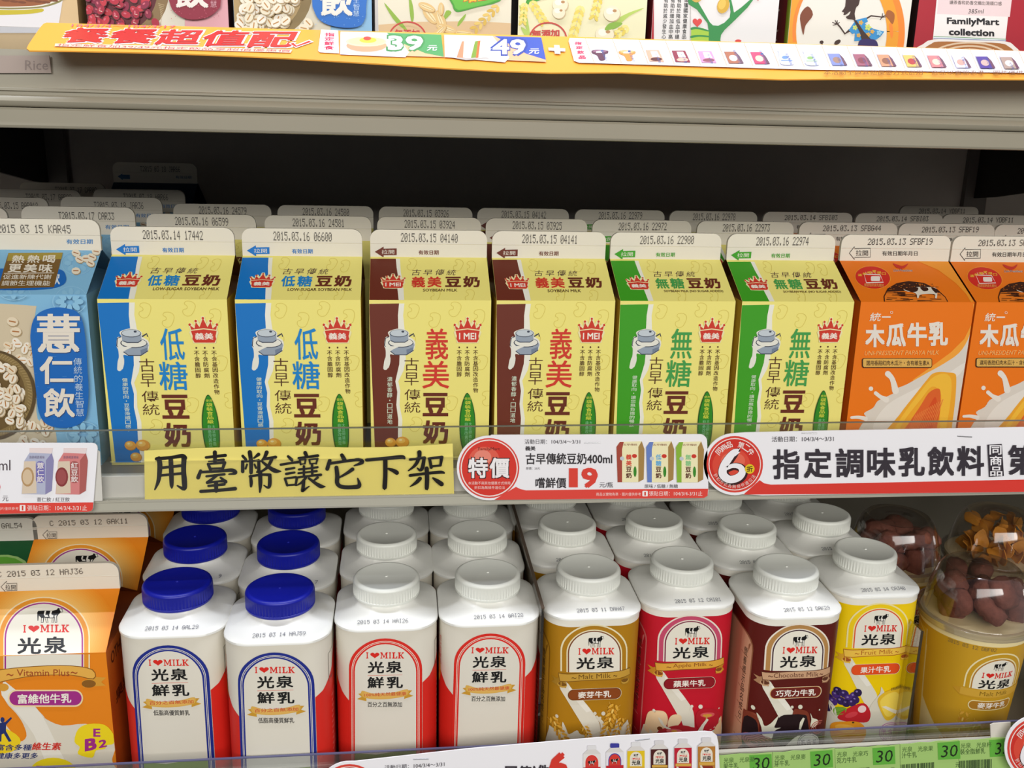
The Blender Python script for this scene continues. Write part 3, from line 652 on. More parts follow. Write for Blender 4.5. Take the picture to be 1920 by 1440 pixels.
# ---------------------------------------------------------------- square milk bottles with screw caps
PLASTIC = mat('#e6e5df', .33, .45); WCAP = mat('#e3e4dc', .36, .45); BCAP = mat('#0c1691', .38, .45)
HW, RAD = 2.8, 1.5
def rsq(hw, rad, z, n=12):
    p = []; f = hw-rad
    for cx, cy, a in ((f, -f, 270), (f, f, 0), (-f, f, 90), (-f, -f, 180)):
        for i in range(n+1):
            t = math.radians(a+90*i/n); p.append((cx+rad*math.cos(t), cy+rad*math.sin(t), z))
    return p
def circ_like(ref, r, z):
    return [(r*x/math.hypot(x, y), r*y/math.hypot(x, y), z) for x, y, _ in ref]
def mix(a, b, t, z): return [(x0+(x1-x0)*t, y0+(y1-y0)*t, z) for (x0, y0, _), (x1, y1, _) in zip(a, b)]
def cap_mesh(m):
    b = MB(); n = 128; r = 1.875
    def ring(rr_, z, rib=0): return [((rr_-(rib if i % 2 else 0))*math.cos(2*math.pi*i/n), (rr_-(rib if i % 2 else 0))*math.sin(2*math.pi*i/n), z) for i in range(n)]
    b.loft([ring(1.6, 12.35), ring(r-.03, 12.35), ring(r, 12.4), ring(r, 12.48), ring(r, 12.5, .05), ring(r, 13.16, .05), ring(r-.015, 13.2), ring(r-.06, 13.29), ring(r-.15, 13.35), ring(r-.25, 13.35), ring(r-.33, 13.31), ring(.09, 13.31), ring(.06, 13.35)], m)
    return b
def bottle(name, loc, base, label, cat, group, cap, band=False, rz=0):
    t = thing(name, loc, label, cat, group, rz)
    b = MB(); q = [rsq(HW-.15, RAD-.1, 0), rsq(HW, RAD, .15), rsq(HW, RAD, 11.0), rsq(HW, RAD, 11.4)]
    W_M = mat('#ece8dc', .45)
    b.loft(q, base, mats=[base, base, W_M if band else base]); b.build('body', t, None, 40)
    s = MB(); R0 = rsq(HW+.06, RAD+.05, 0); rings = [rsq(HW-.02, RAD, 11.38), rsq(HW+.06, RAD+.05, 11.42), rsq(HW+.06, RAD+.05, 11.54), rsq(HW-.0, RAD+.05, 11.62)]
    for tt, rr_, z in ((.25, 2.5, 11.68), (.5, 2.3, 11.76), (.78, 2.1, 11.88), (1, 1.93, 12.0), (1, 1.78, 12.14), (1, 1.7, 12.26), (1, 1.68, 12.4)):
        a_ = rsq(HW-.0-.5*tt, RAD+.05, z); rings.append(mix(a_, circ_like(R0, rr_, z), tt, z))
    s.loft(rings, PLASTIC, cap0=False); s.build('shoulder', t, None, 45)
    cap_mesh(cap).build('cap', t, None, 50)
    return t
class Shoulder(Plane):
    """the gently sloping shoulder plate of a bottle"""
    def __init__(s, c): super().__init__((c[0], c[1]-HW, c[2]+11.62), (1, 0, 0), (0, .7, .245), c)
def bstamp(t, loc, st, xo, dy, w_=2.75):
    a = Art(Shoulder(loc)); a.base = .035; a.group('date_stamp'); a.dots(st, xo, .58, xo+w_, .30, '#4a4a58', dy, 0)
    a.build(next(c for c in t.children if c.name.startswith('shoulder')))
def arch(a, xl, xr, yt, yb, ry, col):
    xc = (xl+xr)/2; r = (xr-xl)/2
    a.poly([(xl, yb)]+[(xc+r*math.cos(math.radians(180+180*i/24)), yt+ry+ry*math.sin(math.radians(180+180*i/24))) for i in range(25)]+[(xr, yb)], col)
PALE = '#e9e3d3'; INK = '#151515'; RED = '#d8281e'
# --- plain milk: red or blue arch
CC = (-1.49, -3.95, BZ)
def milk_art(t, line, extra):
    a = Art(Wrap(CC, HW, RAD), (620, 1030, 3.512)); a.base = .01
    a.group('red_wrap'); a.crop = None
    a.poly([(2.0, 0), (2.0, 8.1), (2.5, 8.35), (3.1, 8.95), (3.8, 9.5), (5.2, 9.9), (7.0, 9.9), (7.0, 0)], RED); a.poly([(-2.0, 0), (-2.0, 7.0), (-2.6, 7.5), (-3.1, 8.1), (-4.2, 8.9), (-7, 9.3), (-7, 0)], RED)
    for z in range(18): a.rect(3.3, 7.6-.34*z, 4.3-.5*(z % 3 == 2), 7.5-.34*z, '#e88a80')
    a.line([(3.0, 10.3), (3.0, 8.6)], .035, '#55504a'); a.line([(3.0, 10.3), (4.3, 10.5)], .035, '#55504a'); a.text('鮮度日期', 3.1, 8.9, 3.6, 8.7, '#55504a')
    a.ell(-3.75, 8.2, .55, .95, '#e2a526'); a.ell(-3.75, 8.2, .45, .8, '#f2c945'); a.ell(-3.75, 8.2, .3, .55, '#d8402c'); a.text('特優', -3.98, 8.4, -3.52, 8.0, '#f7efe2'); a.vtext('百分百鮮乳', -3.4, 10.4, -3.1, 8.6, '#d05046')
    a.crop = (620, 1030, 3.512)
    a.group('arch_frame')
    for i, (d, c) in enumerate(((0, line), (19, PALE), (23, line), (28, PALE), (31, line), (42, '#dfd9cb'))): arch(a, 117+d, 604-d, 585+d*.9, 1545, 215-d*.7, c)
    a.group('grass_picture'); a.poly([(157, 1338), (300, 1350), (420, 1330), (564, 1318), (564, 1545), (157, 1545)], '#7f9b45')
    a.group('love_milk_emblem'); a.ilovemilk(230, 676, 484, 717)
    a.group('product_name')
    for c, b in (('光', (244, 736, 352, 814)), ('泉', (364, 733, 472, 810)), ('鮮', (242, 838, 352, 912)), ('乳', (368, 836, 476, 912))): a.text(c, *b, INK, .022)
    a.line([(244, 829), (472, 824)], 2.5, '#d86a5a')
    a.group('gold_ribbon')
    a.poly([(174, 985), (205, 968), (182, 950), (230, 938), (236, 996)], '#c9962e'); a.poly([(545, 962), (515, 950), (536, 926), (490, 925), (484, 982)], '#c9962e')
    a.spline([(206, 928), (270, 945), (350, 946), (430, 936), (506, 918), (503, 958), (430, 976), (350, 984), (270, 982), (210, 968)], '#d9ab4e', 3)
    a.spline([(225, 936), (270, 947), (350, 948), (430, 939), (498, 925), (494, 955), (430, 972), (350, 978), (270, 976), (225, 964)], '#e0b05a', 3)
    a.text(extra[0], 222, 944, 498, 968, '#c8402a', .008, dy=-10)
    a.group('tagline'); a.text(extra[1], 243, 1001, 470, 1036, '#2c2826', .008)
    a.build(t)
def spots(base, n): return base
MILK = mat('#ded8ca', .42, .35)
blue_at = [(-12.96, -3.88, '2015 03 14 GAL29', -1.25, .0), (-7.27, -5.0, '2015 03 14 HAJ59', -1.2, .04), (-13.19, 2.13, '9', 1.75, 0), (-7.46, .98, '7', 1.75, 0), (-13.35, 8.05, '', 0, 0), (-7.55, 6.85, '', 0, 0)]
blue_lab = ['white square milk bottle with blue cap in front, stamped GAL29', 'white square milk bottle with blue cap in front, stamped HAJ59', 'blue capped milk bottle right behind the one stamped GAL29', 'blue capped milk bottle right behind the one stamped HAJ59', 'blue capped milk bottle third in its row beside the orange cartons', 'blue capped milk bottle third in its row beside the white capped ones']
red_at = [(-1.49, -3.95, '2015 03 14 HAI26', -1.55, .0), (4.28, -3.82, '2015 03 14 GAI28', -.95, .04), (-1.55, 1.95, '', 0, 0), (4.13, 1.97, '', 0, 0), (-1.65, 7.95, '', 0, 0), (4.1, 7.97, '', 0, 0)]
red_lab = ['white capped milk bottle with red arch in front, stamped HAI26', 'white capped milk bottle with red arch in front, stamped GAI28', 'white capped milk bottle right behind the one stamped HAI26', 'white capped milk bottle right behind the one stamped GAI28', 'white capped milk bottle third in its row next to the blue capped ones', 'white capped milk bottle third in its row next to the clear divider']
for at, labs, cap, line, ex in ((blue_at, blue_lab, BCAP, '#1a2a86', ('百分之百無添加', '低脂高優質鮮乳')), (red_at, red_lab, WCAP, RED, ('100%純天然最健康', '百分之百無添加'))):
    pr = None
    for (x, y, st, xo, dy), lab in zip(at, labs):
        loc = (x, y, BZ)
        if pr is None: t = pr = bottle('milk_bottle', loc, MILK, lab, 'bottle', 'milk bottles on the bottom shelf', cap); milk_art(t, line, ex)
        else: t = dup(pr, loc, lab, skip=('date_stamp',))
        if len(st) > 3: bstamp(t, loc, st, xo, dy)
        elif st: bstamp(t, loc, st, xo, 0, .16)
# --- flavoured milk
CE = (10.22, -3.46, BZ); CF = (16.03, -2.74, BZ); CG = (21.96, -4.15, BZ); CH = (27.89, -2.08, BZ)
CRE = (1010, 1010, 3.349); CRG = (1360, 1000, 3.273)
def splash(a, pts, col): a.spline(pts, col, 3)
def wheat(a, x0, y0, x1, y1, wd):
    n = 8
    for i in range(n):
        t = i/(n-1); x = x0+(x1-x0)*t; y = y0+(y1-y0)*t; an = math.atan2(y1-y0, x1-x0)
        for s in (-1, 1):
            a.ell(x-s*math.sin(an)*wd*.46, y+s*math.cos(an)*wd*.46, wd*.5, wd*.22, ('#e0aa3c', '#c98c22')[i % 2], an+math.pi+s*.62, 8)
        if i % 2: a.ell(x, y, wd*.42, wd*.17, '#f0c868', an, 8)
        for s in (-1, 1): a.line([(x-s*math.sin(an)*wd*.5, y+s*math.cos(an)*wd*.5), (x-s*math.sin(an)*wd*.95-math.cos(an)*wd*.55, y+s*math.cos(an)*wd*.95-math.sin(an)*wd*.55)], wd*.04, '#e8bc60')
def flavour_art(t, c, v):
    a = Art(Wrap(CE, HW, RAD), CRE); a.base = .01; base = v['base']
    a.group('side_panel'); a.crop = None
    a.poly(rr(-6.6, .6, -2.62, 10.2, 1.0, 5, (0, 0, 1, 0)), v['panel2']); a.poly(rr(-6.6, .7, -2.7, 10.1, .95, 5, (0, 0, 1, 0)), v['panel'])
    for i in range(6): a.line([(-2.95, 8.6-1.1*i), (-3.6, 8.75-1.1*i)], .04, v['panel2'])
    a.vtext('營養標示品名成分', -3.3, 9.2, -3.0, 4.4, '#3a2c20'); a.crop = CRE
    a.group('milk_stream')
    splash(a, [(172, 900), (215, 950), (280, 1015), (340, 1090), (382, 1160), (392, 1260), (400, 1420), (340, 1420), (318, 1250), (280, 1180), (225, 1090), (170, 1000), (132, 935)], '#e2dccb')
    a.poly([(172, 905), (215, 950), (280, 1015), (330, 1080), (300, 1090), (220, 1000)], '#eee9dc')
    a.group('arch_frame')
    for d, c_ in ((0, v['l0']), (10, v['l1']), (38, v['l0']), (46, v['l2']), (54, PALE)): arch(a, 137+d, 562-d, 538+d*.85, 838, 175-d*.7, c_)
    a.group('cow_emblem'); a.cow(312, 608, 410, 682)
    a.group('love_milk_emblem'); a.ilovemilk(246, 686, 474, 728, RED, -8)
    a.group('brand_lettering'); a.text('光', 236, 744, 352, 818, INK, .02); a.text('泉', 364, 738, 472, 812, INK, .02)
    a.group('ribbon'); rb_, rd = v['rib'], v['ribd']
    a.poly([(76, 880), (112, 886), (130, 880), (176, 905), (172, 938), (115, 930), (78, 918), (100, 900)], rd); a.poly([(590, 858), (562, 868), (520, 880), (520, 915), (560, 920), (592, 905), (572, 884)], rd)
    a.ell(148, 920, 30, 18, rb_); a.ell(150, 915, 26, 13, v['ribk']); a.ell(546, 898, 28, 16, rb_); a.ell(544, 893, 24, 12, v['ribk'])
    a.poly([(124, 850), (300, 840), (460, 833), (582, 820), (587, 866), (460, 884), (300, 890), (132, 902)], v['ribk']); a.poly([(127, 854), (300, 844), (460, 837), (579, 825), (583, 863), (460, 880), (300, 886), (135, 898)], rb_)
    a.text(v['en'], 250-10*(len(v['en'])-9), 852, 452+8*(len(v['en'])-9), 882, v['ent'], .0, dy=-10); a.text('~', 206-8*(len(v['en'])-9), 868, 236-8*(len(v['en'])-9), 878, v['ent']); a.text('~', 468+6*(len(v['en'])-9), 854, 492+6*(len(v['en'])-9), 864, v['ent'])
    a.group('name_pill')
    p = rr(180, 938, 520, 1010, 36, 6); f_ = lambda q, s: [((x-350)*s+350, (y-974)*(1+(s-1)*3)+974-(x-350)*.04) for x, y in q]
    a.poly(f_(p, 1.0), '#efe4c8'); a.poly(f_(p, .985), v['pillk']); a.poly(f_(p, .96), v['pill']); a.text(v['zh'], 350-26*len(v['zh']), 960, 350+26*len(v['zh']), 1002, '#f3ece0', .018, dy=-9)
    a.build(t)
    return a.k
FL = {'malt': dict(base='#b07c14', l0='#eadfb8', l1='#b07c14', l2='#7a4424', rib='#c79a3a', ribd='#a87c22', ribk='#7c5416', ent='#6a4a12', pill='#8a4416', pillk='#5c3010', en='Malt Milk', zh='麥芽牛乳', panel='#c08a24', panel2='#8a5c10'),
      'apple': dict(base='#c5182c', l0='#eadfd0', l1='#c64a6a', l2='#7a2040', rib='#e0a53c', ribd='#c98a24', ribk='#8a4a1a', ent='#8a4a1a', pill='#8e1420', pillk='#5e0c16', en='Apple Milk', zh='蘋果牛乳', panel='#b01426', panel2='#c86a6a'),
      'choc': dict(base='#5a150f', l0='#eadfd0', l1='#b3844a', l2='#3a1c2c', rib='#c79c78', ribd='#a87c58', ribk='#5c301c', ent='#5c2c1c', pill='#6c1c14', pillk='#c79a5a', en='Chocolate Milk', zh='巧克力牛乳', panel='#c89474', panel2='#8a5438'),
      'fruit': dict(base='#f2cc06', l0='#efe2a0', l1='#f0cc10', l2='#e0502a', rib='#efc24a', ribd='#dca428', ribk='#a8541c', ent='#b0641c', pill='#e8501c', pillk='#c83c14', en='Fruit Milk', zh='果汁牛乳', panel='#e0b808', panel2='#c89a08')}
def pic_malt(t, k):
    a = Art(Wrap(CE, HW, RAD), CRE); a.k = k; a.base = .01; a.group('wheat_picture'); sp = '#d9d2c0'
    splash(a, [(60, 1220), (80, 1200), (140, 1215), (150, 1150), (172, 1190), (190, 1225), (240, 1200), (262, 1225), (330, 1230), (400, 1200), (470, 1190), (490, 1130), (505, 1190), (540, 1170), (580, 1180), (590, 1440), (60, 1440)], sp)
    for x, y, r in ((115, 1122, 11), (352, 1095, 11), (405, 1095, 13), (385, 1122, 8), (565, 1160, 7)): a.ell(x, y, r, r, sp, n=10)
    a.line([(360, 1110, 12), (395, 1150, 22), (410, 1200, 40)], 0, sp)
    wheat(a, 90, 1150, 190, 1300, 38); wheat(a, 290, 1185, 350, 1330, 30); wheat(a, 470, 1050, 410, 1240, 40); wheat(a, 515, 1135, 450, 1300, 30); wheat(a, 572, 1190, 545, 1330, 24)
    a.build(t)
def pic_apple(t, k):
    a = Art(Wrap(CF, HW, RAD), CRE); a.k = k; a.base = .01; a.group('apple_picture')
    splash(a, [(660, 1190), (720, 1220), (780, 1200), (1000, 1210), (1100, 1190), (1170, 1150), (1170, 1440), (660, 1440)], '#e2dccb')
    splash(a, [(672, 1170), (690, 1105), (730, 1082), (780, 1080), (805, 1105), (808, 1150), (780, 1200), (720, 1230), (668, 1220)], '#f0cfa4'); a.ell(760, 1190, 16, 13, '#7a3a18'); a.spline([(720, 1078), (724, 1092), (736, 1090)], '#8a7a50')
    splash(a, [(810, 1150), (830, 1110), (870, 1100), (895, 1115), (890, 1150), (850, 1190), (812, 1185)], '#f3d6ae')
    splash(a, [(985, 1120), (1000, 1080), (1050, 1062), (1110, 1075), (1140, 1110), (1140, 1170), (1100, 1205), (1030, 1205), (990, 1170)], '#b81c2c'); a.ell(1060, 1105, 46, 16, '#d85a5a'); a.ell(1058, 1108, 30, 10, '#d89a3c'); a.line([(1055, 1110), (1050, 1140)], 9, '#c9a04a')
    splash(a, [(740, 1225), (800, 1185), (880, 1168), (960, 1180), (1000, 1215), (1010, 1440), (730, 1440)], '#b5202c'); a.ell(850, 1205, 50, 14, '#dc6a6a', .05); a.ell(850, 1206, 20, 7, '#e0a040')
    splash(a, [(750, 1120), (775, 1140), (790, 1170), (830, 1190), (800, 1190), (770, 1165)], '#e2dccb')
    for x, y, r in ((1015, 1052, 14), (960, 1050, 10), (1140, 1076, 5), (726, 1082, 9)): a.ell(x, y, r, r, '#e6dfd0', n=10)
    a.line([(960, 1060, 16), (950, 1075, 10)], 0, '#e6dfd0'); a.line([(1060, 1130, 14), (1030, 1170, 18), (1010, 1210, 30)], 0, '#e6dfd0'); splash(a, [(1100, 1220), (1140, 1170), (1172, 1150), (1172, 1440), (1090, 1440)], '#eac79a')
    a.build(t)
def pic_choc(t, k):
    a = Art(Wrap(CG, HW, RAD), CRG); a.k = k; a.base = .01; a.group('chocolate_picture'); sp = '#dcd8c2'
    splash(a, [(110, 1140), (130, 1120), (200, 1120), (210, 1200), (200, 1330), (105, 1330)], '#7a3320'); splash(a, [(118, 1165), (190, 1155), (205, 1230), (190, 1330), (108, 1330)], '#200c10')
    splash(a, [(415, 1090), (450, 1078), (500, 1090), (515, 1130), (520, 1200), (500, 1260), (400, 1260)], '#7a3320'); splash(a, [(300, 1190), (340, 1120), (400, 1110), (470, 1110), (505, 1150), (505, 1440), (290, 1440)], '#200c10')
    splash(a, [(195, 1110), (225, 1140), (240, 1180), (275, 1165), (300, 1140), (325, 1118), (310, 1160), (300, 1190), (340, 1190), (300, 1210), (280, 1260), (230, 1240), (222, 1190)], sp)
    splash(a, [(262, 1250), (300, 1290), (380, 1300), (440, 1250), (520, 1260), (600, 1230), (600, 1440), (100, 1440), (110, 1330)], '#3a1210')
    a.ell(200, 1290, 100, 50, '#5c1c20', .1); 
    for r in (95, 78, 60, 42, 24): a.ring(200-(95-r)*.3, 1285+(95-r)*.1, r, r*.48, 5, '#b06a6a', 20, 330)
    splash(a, [(520, 1100), (535, 1130), (560, 1140), (570, 1160), (540, 1190), (520, 1180), (526, 1140)], sp); a.line([(480, 1130, 12), (465, 1160, 20), (455, 1200, 12)], 0, sp)
    splash(a, [(380, 1290), (440, 1240), (480, 1250), (470, 1300), (420, 1440), (340, 1440), (350, 1330)], sp)
    for r in (48, 36, 24): a.ring(575, 1190, r, r*.8, 5, '#b05a50', 60, 300)
    for x, y, r in ((176, 1085, 13), (408, 1063, 9), (458, 1062, 14), (316, 1092, 7), (577, 1083, 5)): a.ell(x, y, r, r, sp, n=10)
    a.group('milk_seal'); a.ell(510, 1280, 70, 58, '#d9d2c8', n=24); a.ring(510, 1280, 68, 56, 4, '#5a4a58'); a.ring(510, 1280, 58, 47, 3, '#5a4a58'); a.text('乳含量', 460, 1262, 562, 1296, '#5a4a58', .01); a.text('50%以上', 470, 1300, 552, 1322, '#5a4a58', .01)
    a.build(t)
def pic_fruit(t, k):
    a = Art(Wrap(CH, HW, RAD), CRG); a.k = k; a.base = .01; a.group('fruit_picture'); sp = '#dcd6c4'
    splash(a, [(620, 1070), (660, 1040), (720, 1120), (860, 1150), (890, 1060), (950, 980), (960, 940), (1000, 1000), (1100, 1030), (1110, 1440), (600, 1440)], sp)
    for i, (x, y) in enumerate(((650, 1030), (690, 1000), (700, 975), (735, 985), (760, 1010), (745, 1040), (715, 1030), (790, 995), (815, 975), (800, 1020), (672, 1045), (640, 1090), (780, 1035))): a.ell(x, y, 25, 24, ('#33205c', '#472a78', '#2a1a4a')[i % 3]); a.ell(x-7, y-7, 7, 6, '#8a78b4', n=8)
    splash(a, [(645, 1045), (680, 1070), (690, 1130), (660, 1110)], sp); splash(a, [(672, 1090), (700, 1068), (745, 1070), (735, 1100), (700, 1118), (680, 1120)], '#74a030'); a.line([(680, 1112), (735, 1078)], 3, '#4f7a1e')
    splash(a, [(700, 1120), (730, 1085), (800, 1050), (855, 1040), (885, 1075), (892, 1120), (870, 1155), (800, 1155), (740, 1150), (700, 1140)], '#c4202c'); a.ell(840, 1075, 26, 22, '#f0d0d0', -.3); a.ell(775, 1110, 40, 16, '#d8404a', -.3)
    splash(a, [(655, 1190), (690, 1160), (750, 1150), (820, 1155), (860, 1190), (862, 1240), (830, 1280), (760, 1290), (700, 1295), (660, 1260)], '#f09a1e'); a.ell(740, 1195, 60, 26, '#f6b340', .1); a.ell(785, 1157, 8, 5, '#3c3a14', n=8)
    splash(a, [(935, 1030), (960, 985), (1020, 955), (1090, 950), (1105, 980), (1095, 1060), (1050, 1120), (1000, 1145), (970, 1120)], '#e8bc2c'); splash(a, [(950, 1030), (985, 990), (1040, 970), (1075, 1000), (1070, 1060), (1030, 1110), (990, 1120), (965, 1080)], '#f4d556')
    for i in range(9): a.line([(1020+i*9, 962-i*1.5), (1024+i*9, 945-i*2)], 4, '#7a6a2a')
    a.poly([(960, 1060), (985, 1055), (1060, 1090), (1050, 1110)], '#e8e0c8'); a.line([(1075, 1100), (1055, 1150)], 5, '#30401c')
    a.group('milk_seal'); a.ring(1012, 1220, 66, 60, 4, '#c070b0'); a.ring(1012, 1220, 56, 50, 2.5, '#c070b0'); a.text('乳含量', 962, 1198, 1064, 1234, '#c070b0', .01); a.text('50%以上', 968, 1240, 1058, 1264, '#c070b0', .008)
    a.build(t)
fl_at = {'malt': [(10.22, -3.46, '2015 03 11 DAH47', -1.05, .05), (10.05, 3.1, '2015', -1.05, 0), (9.8, 8.9, '2015', -1.0, 0)],
         'apple': [(16.03, -2.74, '2015 03 12 CAI01', -1.0, .05), (15.9, 3.4, '2015', -1.2, 0), (15.66, 9.2, '2015', -1.1, 0)],
         'choc': [(21.96, -4.15, '2015 03 12 DAK29', -.95, .05), (21.75, 2.05, '2015 02', -1.2, 0), (21.6, 8.2, '2015 0', -1.2, 0)],
         'fruit': [(27.85, -2.08, '2015 03 14 CAJ40', -1.2, .05), (27.55, 3.7, '2015', -.9, 0), (27.3, 9.5, '2015', -.9, 0)]}
fl_word = {'malt': ('gold malt milk bottle', 'DAH47'), 'apple': ('red apple milk bottle', 'CAI01'), 'choc': ('dark brown chocolate milk bottle', 'DAK29'), 'fruit': ('yellow fruit milk bottle', 'CAJ40')}
pics = {'malt': pic_malt, 'apple': pic_apple, 'choc': pic_choc, 'fruit': pic_fruit}
for kd, at in fl_at.items():
    v = FL[kd]; pr = None; wd, sn = fl_word[kd]
    for i, (x, y, st, xo, dy) in enumerate(at):
        loc = (x, y, BZ); lab = ('%s with white cap in front, stamped %s' % (wd, sn), '%s second in its row, right behind the one stamped %s' % (wd, sn), '%s third in its row, half under the middle shelf' % wd)[i]
        if pr is None:
            t = pr = bottle('milk_bottle', loc, mat(v['base'], .4, .35), lab, 'bottle', 'flavoured milk bottles on the bottom shelf', WCAP, True); k = flavour_art(t, None, v); pics[kd](t, k)
        else: t = dup(pr, loc, lab, skip=('date_stamp',))
        bstamp(t, loc, st, xo, dy, 2.75*len(st)/16)
# ---------------------------------------------------------------- orange vitamin cartons and the dark green one
OV = mat('#e8861a', .42, .35); WV, HV = 6.9, 10.3
locv = (-16.42-WV/2, -2.5, BZ)
def vita_art(t, seal, loc):
    fr, ga, fi = faces(loc, WV, 7.0, HV, 2.05); CR = (0, 960, 3)
    b = Art(ga, CR); b.group('sun_glow')
    for i in range(16):
        u = i/15; b.ell(255, 660, 390-180*u, 320-170*u, '#%02x%02x%02x' % (int(233+14*u), int(138+66*u), int(28+96*u)), n=32)
    b.group('arch_frame'); z = 806
    for d, c in ((0, '#f3dcae'), (8, '#e8952a'), (32, '#f3e2c0'), (38, '#a0318c'), (47, PALE)): arch(b, -12+d, 506-d, 478+d*.85, z, 225-d*.6, c)
    b.group('cow_emblem'); b.cow(210, 540, 356, 626); b.group('love_milk_emblem'); b.ilovemilk(128, 637, 390, 680, RED, -6)
    b.group('brand_lettering'); b.text('光', 98, 708, 232, 800, INK, .02); b.text('泉', 248, 702, 376, 796, INK, .02)
    b.build(t)
    a = Art(fr, CR); a.group('arch_frame')
    for d, c in ((0, '#f3dcae'), (8, '#e8952a'), (32, '#f3e2c0'), (38, '#a0318c'), (47, PALE)): a.rect(-12+d, 800, 506-d, 880, c)
    a.group('milk_splash_picture')
    a.spline([(20, 955), (70, 985), (150, 1050), (240, 1140), (262, 1165), (350, 1200), (480, 1190), (560, 1220), (620, 1260), (650, 1300), (652, 1520), (-40, 1520), (-40, 1150), (60, 1230), (110, 1290), (150, 1260), (130, 1190), (90, 1130), (30, 1060)], '#ddd5c4', 3)
    a.spline([(20, 955), (70, 985), (150, 1050), (235, 1140), (330, 1330), (380, 1440), (280, 1440), (190, 1250), (90, 1120), (10, 1030)], '#e9e3d6', 3)
    a.spline([(-100, 1180), (60, 1230), (118, 1290), (60, 1350), (-100, 1350)], '#f0cf20', 3)
    a.spline([(640, 1360), (655, 1330), (660, 1440), (632, 1400)], '#e8861a')
    a.group('jumping_figure'); n = '#22306c'
    a.ell(14, 1168, 12, 15, n); a.poly([(0, 1185), (30, 1180), (62, 1152), (68, 1160), (35, 1196), (34, 1230), (66, 1288), (50, 1292), (22, 1245), (10, 1250), (8, 1290), (-6, 1290), (-4, 1240)], n)
    a.group('ribbon'); a.poly([(530, 925), (598, 930), (570, 955), (596, 975), (470, 985), (462, 950)], '#d99a34'); a.ell(500, 965, 40, 22, '#8a5a1c'); a.ell(20, 985, 30, 22, '#d99a34')
    a.spline([(-150, 920), (0, 885), (200, 865), (400, 862), (522, 885), (528, 940), (400, 918), (200, 922), (40, 948), (-150, 990)], '#8a5a1c', 3); a.spline([(-150, 924), (0, 889), (200, 869), (400, 866), (518, 888), (524, 935), (400, 914), (200, 918), (40, 944), (-150, 986)], '#e6ae4c', 3)
    a.text('Vitamin Plus', 95, 884, 392, 922, '#a04a22', .004); a.text('~', 38, 908, 76, 922, '#a04a22'); a.text('~', 398, 896, 436, 910, '#a04a22')
    a.group('name_pill'); a.poly(rr(46, 998, 468, 1094, 46, 6), '#f0d8a8'); a.poly(rr(54, 1006, 460, 1086, 40, 6), '#a22c84'); a.text('富維他牛乳', 100, 1024, 402, 1078, '#f3ece0', .02, dy=-6)
    a.group('slogan'); a.text('富含多種', -22, 1305, 176, 1340, n, .015, sh=.2); a.text('維生素', 178, 1295, 340, 1338, '#cf2a20', .02, sh=.2); a.text('讓您健康多更多', -120, 1352, 212, 1386, n, .015, sh=.2)
    a.group('vitamin_bubbles'); a.spline([(420, 1290), (440, 1220), (500, 1190), (590, 1195), (640, 1250), (640, 1300), (600, 1310), (590, 1330), (540, 1340), (520, 1380), (440, 1360), (450, 1320)], '#f0d61e', 3); a.ell(300, 1460, 130, 80, '#f0d61e', n=24)
    P = '#a22c84'; a.text('E', 526, 1216, 566, 1262, P, .03); a.text('B', 478, 1276, 545, 1345, P, .04, dy=-12); a.text('2', 556, 1282, 602, 1326, P, .03, dy=-8); a.text('B6', 205, 1424, 330, 1475, P, .04)
    a.build(t)
    c = Art(fi, CR); c.base = .03; c.group('pull_arrow'); c.line([(6, 420), (38, 388), (38, 402), (96, 400), (96, 440), (38, 442), (38, 455)], 3, '#333030', True); c.text('拉開', 30, 408, 90, 436, '#333030'); c.build(seal)
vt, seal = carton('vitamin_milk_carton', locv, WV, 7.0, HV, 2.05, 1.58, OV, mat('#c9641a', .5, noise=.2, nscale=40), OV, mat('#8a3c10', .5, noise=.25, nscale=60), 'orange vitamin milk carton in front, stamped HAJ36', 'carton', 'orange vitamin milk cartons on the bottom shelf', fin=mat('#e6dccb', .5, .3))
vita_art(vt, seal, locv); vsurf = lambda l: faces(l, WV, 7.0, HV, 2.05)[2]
sd = Art(Plane((locv[0]+WV/2, locv[1], BZ+HV), (0, 1, 0), (0, 0, 1), locv)); sd.group('side_lettering'); sd.text('果菜汁', -2.6, -3, 1.5, -3.8, '#5a2410', .01); sd.text('OTHER SIDE', -2.8, -.5, 1.8, -1.2, '#5a2410', .01); sd.build(vt)
stamp(seal, vsurf(locv), 'C 2015 03 12 HAJ36', -3.0, .9, 1.55, 1.25, '#4a4038', dy=.06)
for x, y, st, lab in ((-16.55, 4.5, 'C 2015 03 12 GAK11', 'orange vitamin milk carton second back, stamped GAK11'), (-16.3, 11.7, '', 'shaded orange vitamin milk carton third back beside the blue capped bottles')):
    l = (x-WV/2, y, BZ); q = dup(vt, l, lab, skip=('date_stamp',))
    if st: stamp(next(c for c in q.children if c.name.startswith('top_seal')), vsurf(l), st, -2.4, .9, 2.3, 1.25, '#4a4038', dy=.06)
GN = mat('#17502a', .45)
l = (-22.95-WV/2-.25, 4.5, BZ)
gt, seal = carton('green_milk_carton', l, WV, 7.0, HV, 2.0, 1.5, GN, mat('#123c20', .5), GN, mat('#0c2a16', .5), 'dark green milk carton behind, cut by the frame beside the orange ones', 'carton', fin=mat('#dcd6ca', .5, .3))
stamp(seal, faces(l, WV, 7.0, HV, 2.0)[2], 'C 2015 03 12 GAL54', -1.9, .85, 2.6, 1.2, '#4a4038')
f_ = faces(l, WV, 7.0, HV, 2.0); c = Art(f_[1]); c.group('round_emblem'); c.ell(1.6, 1.5, 1.9, 1.4, '#8fb46a'); c.ell(1.6, 1.5, 1.7, 1.25, '#5a9a32'); c.build(gt)
